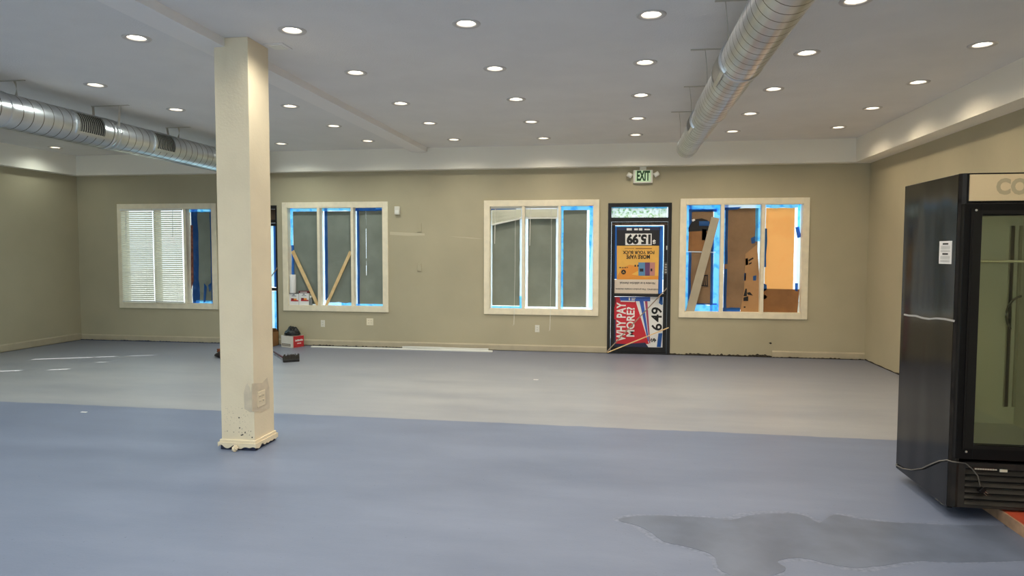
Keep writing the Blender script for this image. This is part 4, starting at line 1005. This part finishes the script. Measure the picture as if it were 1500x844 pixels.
# door
ydr = yf-.05
dx0 = atY(1405.5, 500, ydr).x; dz1 = atY(1410, 298, ydr).z; dz0 = atY(1400, 672, ydr).z
gx0 = atY(1430, 480, ydr+.012).x; gz1 = atY(1435, 316, ydr+.012).z; gz0 = atY(1424, 651, ydr+.012).z
dx1 = fx1-.02; gx1 = dx1-(gx0-dx0)
mb = MB()
for q in ((dx0, dz0, gx0, dz1), (gx1, dz0, dx1, dz1), (gx0, dz0, gx1, gz0), (gx0, gz1, gx1, dz1)): mb.box((q[0], ydr, q[1]), (q[2], yf-.002, q[3]), bev=.003)
dr = mb.build('glass_door', FBD, t)
mb = MB(); s = .028
mb.box((dx0+.035, ydr-.006, gz0-.03), (dx0+.045, ydr, gz1+.04)).box((dx0+.045, ydr-.008, gz0-.022), (gx0, ydr, gz1+.03)).box((gx0, ydr-.008, gz1+.006), (gx1, ydr, gz1+.03)).box((gx0, ydr-.008, gz0-.022), (gx1, ydr, gz0-.004))
mb.build('door_trim', mat('door_trim_black', (22, 20, 18), .4, spec=.25), dr)
MB().box((gx0-.004, ydr+.012, gz0-.004), (gx1+.004, ydr+.018, gz1+.004)).build('glass_pane', FGLASS, dr)
mb = MB()
for u, v in ((1430.5, 308), (1415.5, 662)):
    c = atY(u, v, ydr-.009); mb.lathe([(.0005, -.003), (.006, -.002), (.007, .002)], c, 12, 'Y')
mb.build('hinge_screw', mat('screw_bright', (200, 196, 186), .3, metal=.8), dr)
hx = gx1+.02
MB().tube([(hx, ydr-.005, .95), (hx, ydr-.05, .97), (hx, ydr-.05, 1.33), (hx, ydr-.005, 1.35)], .011, 10).build('handle', FBD, dr, True)
# louvred base
mb = MB(); bx0 = fx0+.05; gl = atY(1412, 700, yf).x
mb.box((bx0, yf-.012, hb+.012), (gl, yf+.01, zg1)).box((bx0, yf-.01, zg1-.035), (fx1, yf+.01, zg1)).box((bx0, yf-.01, hb+.012), (fx1, yf+.01, hb+.03)).box((fx1-.05, yf-.01, hb+.012), (fx1, yf+.01, zg1))
gr = mb.build('louvre_grille', FBG, t)
MB().box((gl, yf+.012, hb+.02), (fx1-.04, yf+.016, zg1)).build('grille_void', DARK, gr)
mb = MB(); nl = 6; zb0, zb1 = hb+.03, zg1-.035
for k in range(nl):
    zc_ = zb0+(k+.5)*(zb1-zb0)/nl; hh = (zb1-zb0)/nl
    mb.prism([(gl, yf-.016, zc_-hh*.42), (gl, yf-.010, zc_-hh*.46), (gl, yf+.01, zc_+hh*.20), (gl, yf+.004, zc_+hh*.24)], (fx1-.05-gl, 0, 0))
mb.build('louvre_blades', FBG, gr)
x0, x1, z0, z1 = pxrect(1426.5, 685, 1456.5, 690, yf-.02)
pl = MB().box((x0, yf-.019, z0), (x1, yf-.012, z1)).build('name_plate', mat('plate_brown', (60, 42, 34), .5), gr)
mb = MB()
for k in range(9): mb.box((x0+.006+k*.0135, yf-.0205, z0+.003), (x0+.017+k*.0135, yf-.0188, z1-.004))
mb.build('plate_print', mat('print_pale', (196, 188, 170), .5), pl)
x0, x1, z0, z1 = pxrect(1465, 688, 1476, 692.5, yf-.02)
MB().box((x0, yf-.019, z0), (x1, yf-.012, z1)).build('white_tag', mat('tag_cream', (214, 208, 184), .5), gr)
# side label
A = at(1376.5, 353.5, 0, fx0-.001); B = at(1393.5, 387, 0, fx0-.001)
lb = MB().box((fx0-.0018, A.y, B.z), (fx0-.0002, B.y, A.z)).build('side_label', PWHITE, t)
mb = MB(); ly0, ly1 = min(A.y, B.y), max(A.y, B.y); lh = A.z-B.z
for f0, f1, e in ((.84, .91, .28), (.40, .47, .28)): mb.box((fx0-.0025, ly0+(ly1-ly0)*e, B.z+lh*f0), (fx0-.0016, ly1-(ly1-ly0)*e, B.z+lh*f1))
mb.build('label_heading', INK, lb)
mb = MB()
for f in (.76, .71, .66, .58, .53, .32, .27, .22, .14, .09): mb.box((fx0-.0025, ly0+(ly1-ly0)*.12, B.z+lh*f), (fx0-.0016, ly1-(ly1-ly0)*.12, B.z+lh*(f+.015)))
mb.build('label_lines', mat('print_grey2', (150, 148, 142), .6), lb)
# peeling wrap edge on the side
mb = MB(); 
def side(u, v): return at(u, v, 0, fx0-.0015)
lo_ = [(1324.5, 459.5), (1332, 461), (1342, 461.5), (1352, 464.5), (1362, 466), (1372, 465), (1384, 466), (1399, 469)]
for (a, b) in zip(lo_, lo_[1:]):
    pa, pb = side(*a), side(*b); mb.poly([pa, pb, pb+Vector((-.004, 0, -.012)), pa+Vector((-.004, 0, -.012))])
mb.build('film_edge', mat('film_edge', (150, 150, 150), .25), t)
# cord
q = [at(1312.5, 681.5, 0, fx0-.012)]
for u, v in ((1322, 686.5), (1335, 688.5), (1350, 686.5), (1365, 679.5), (1375, 675.5), (1387, 674)): q.append(at(u, v, 0, fx0-.010))
q += [Vector((fx0+.004, yf-.025, q[-1].z)), atY(1396, 676.5, yf-.027), atY(1414, 678.5, yf-.022), atY(1424, 687, yf-.024), atY(1432, 697, yf-.024), atY(1436, 712, yf-.026)]
q.insert(0, Vector((fx0+.05, yb_+.03, q[0].z+.03)))
pc = MB().tube(q, .0036, 8).build('power_cord', mat('cord_grey', (128, 122, 112), .5, rgb2=(70, 66, 60), vscale=3), t, True)
c = atY(1438, 718, yf-.03)
mb = MB(); mb.box((c.x-.014, yf-.045, c.z-.018), (c.x+.014, yf-.018, c.z+.018), Matrix.Translation(c) @ Matrix.Rotation(.7, 4, 'Y') @ Matrix.Translation(-c), bev=.005)
pg = mb.build('plug', FBD, pc)
mb = MB()
for s in (-.006, .006): mb.box((c.x+s-.001, yf-.034, c.z-.04), (c.x+s+.001, yf-.028, c.z-.016), Matrix.Translation(c) @ Matrix.Rotation(.7-math.pi/2, 4, 'Y') @ Matrix.Translation(-c))
mb.build('prongs', mat('prong_metal', (196, 190, 170), .3, metal=.9), pg)
mb = MB()
for yy in (yf+.10, yf+.16): mb.box((fx0+.01, yy-.02, hb-.012), (fx0+.05, yy+.02, hb+.006), bev=.004)
mb.build('foot_pads', mat('pad_tan', (150, 140, 120), .7), t)
# red board under it
REDW = mat('red_board', (196, 84, 56), .55, rgb2=(150, 58, 42), vscale=6)
RAW = mat('raw_edge', (186, 150, 120), .75, var=.15, vscale=14)
t = thing('wooden_board', 'red painted board with raw edge lying under the fridge', 'wooden board', (2.45, 4.4, 0))
bxl = 2.258
MB().box((bxl+.012, 3.72, .001), (2.70, 5.05, hb-.002), bev=.002).build('painted_face', REDW, t)
MB().box((bxl, 3.72, 0), (bxl+.0125, 5.05, hb-.004)).build('raw_edge', RAW, t)

# ------------------------------------------------------------------ light
wd = bpy.data.worlds.new('sky'); S.world = wd; wd.use_nodes = True; nt = wd.node_tree
bg = nt.nodes['Background']; bg.inputs['Strength'].default_value = 1.9
tc = nt.nodes.new('ShaderNodeTexCoord'); sp = nt.nodes.new('ShaderNodeSeparateXYZ'); nt.links.new(tc.outputs['Generated'], sp.inputs[0])
rp = nt.nodes.new('ShaderNodeValToRGB'); rp.color_ramp.elements[0].position = .45; rp.color_ramp.elements[1].position = .8
rp.color_ramp.elements[0].color = (.82, .95, 1.0, 1); rp.color_ramp.elements[1].color = (.50, .75, 1.0, 1)
mr = nt.nodes.new('ShaderNodeMapRange'); mr.inputs['From Min'].default_value = -1; nt.links.new(sp.outputs['Z'], mr.inputs['Value']); nt.links.new(mr.outputs[0], rp.inputs['Fac']); nt.links.new(rp.outputs[0], bg.inputs['Color'])
su = bpy.data.lights.new('sun', 'SUN'); su.energy = 15; su.angle = math.radians(.5); su.color = (1, .95, .86)
so = bpy.data.objects.new('sun', su); C.objects.link(so); so.location = (-30, -10, 20)
el = math.radians(25); dv = Vector((.91*math.cos(el), .415*math.cos(el), -math.sin(el))); so.rotation_euler = dv.to_track_quat('-Z', 'Y').to_euler()
for k, (a, b, z0, z1) in enumerate(REAR):   # daylight entering through the front windows
    al = bpy.data.lights.new('daylight', 'AREA'); al.shape = 'RECTANGLE'; al.size = b-a-.1; al.size_y = z1-z0-.1; al.energy = 40*(b-a)/3.6; al.color = (.82, .90, 1)
    ao = bpy.data.objects.new('daylight', al); C.objects.link(ao); ao.location = ((a+b)/2, YB+.02, (z0+z1)/2); ao.rotation_euler = (math.radians(90), 0, 0)
al = bpy.data.lights.new('fridge_lamp', 'AREA'); al.shape = 'RECTANGLE'; al.size = .5; al.size_y = .04; al.energy = .30; al.color = (1, .98, .88)  # fill light added to brighten the interior; the fridge's own lamp is off
ao = bpy.data.objects.new('fridge_lamp', al); C.objects.link(ao); ao.location = ((ix0+ix1)/2, iy0+.05, iz1-.03); ao.rotation_euler = (math.radians(25), 0, 0)
S.view_settings.view_transform = 'Standard'; S.view_settings.look = 'None'; S.view_settings.exposure = .13
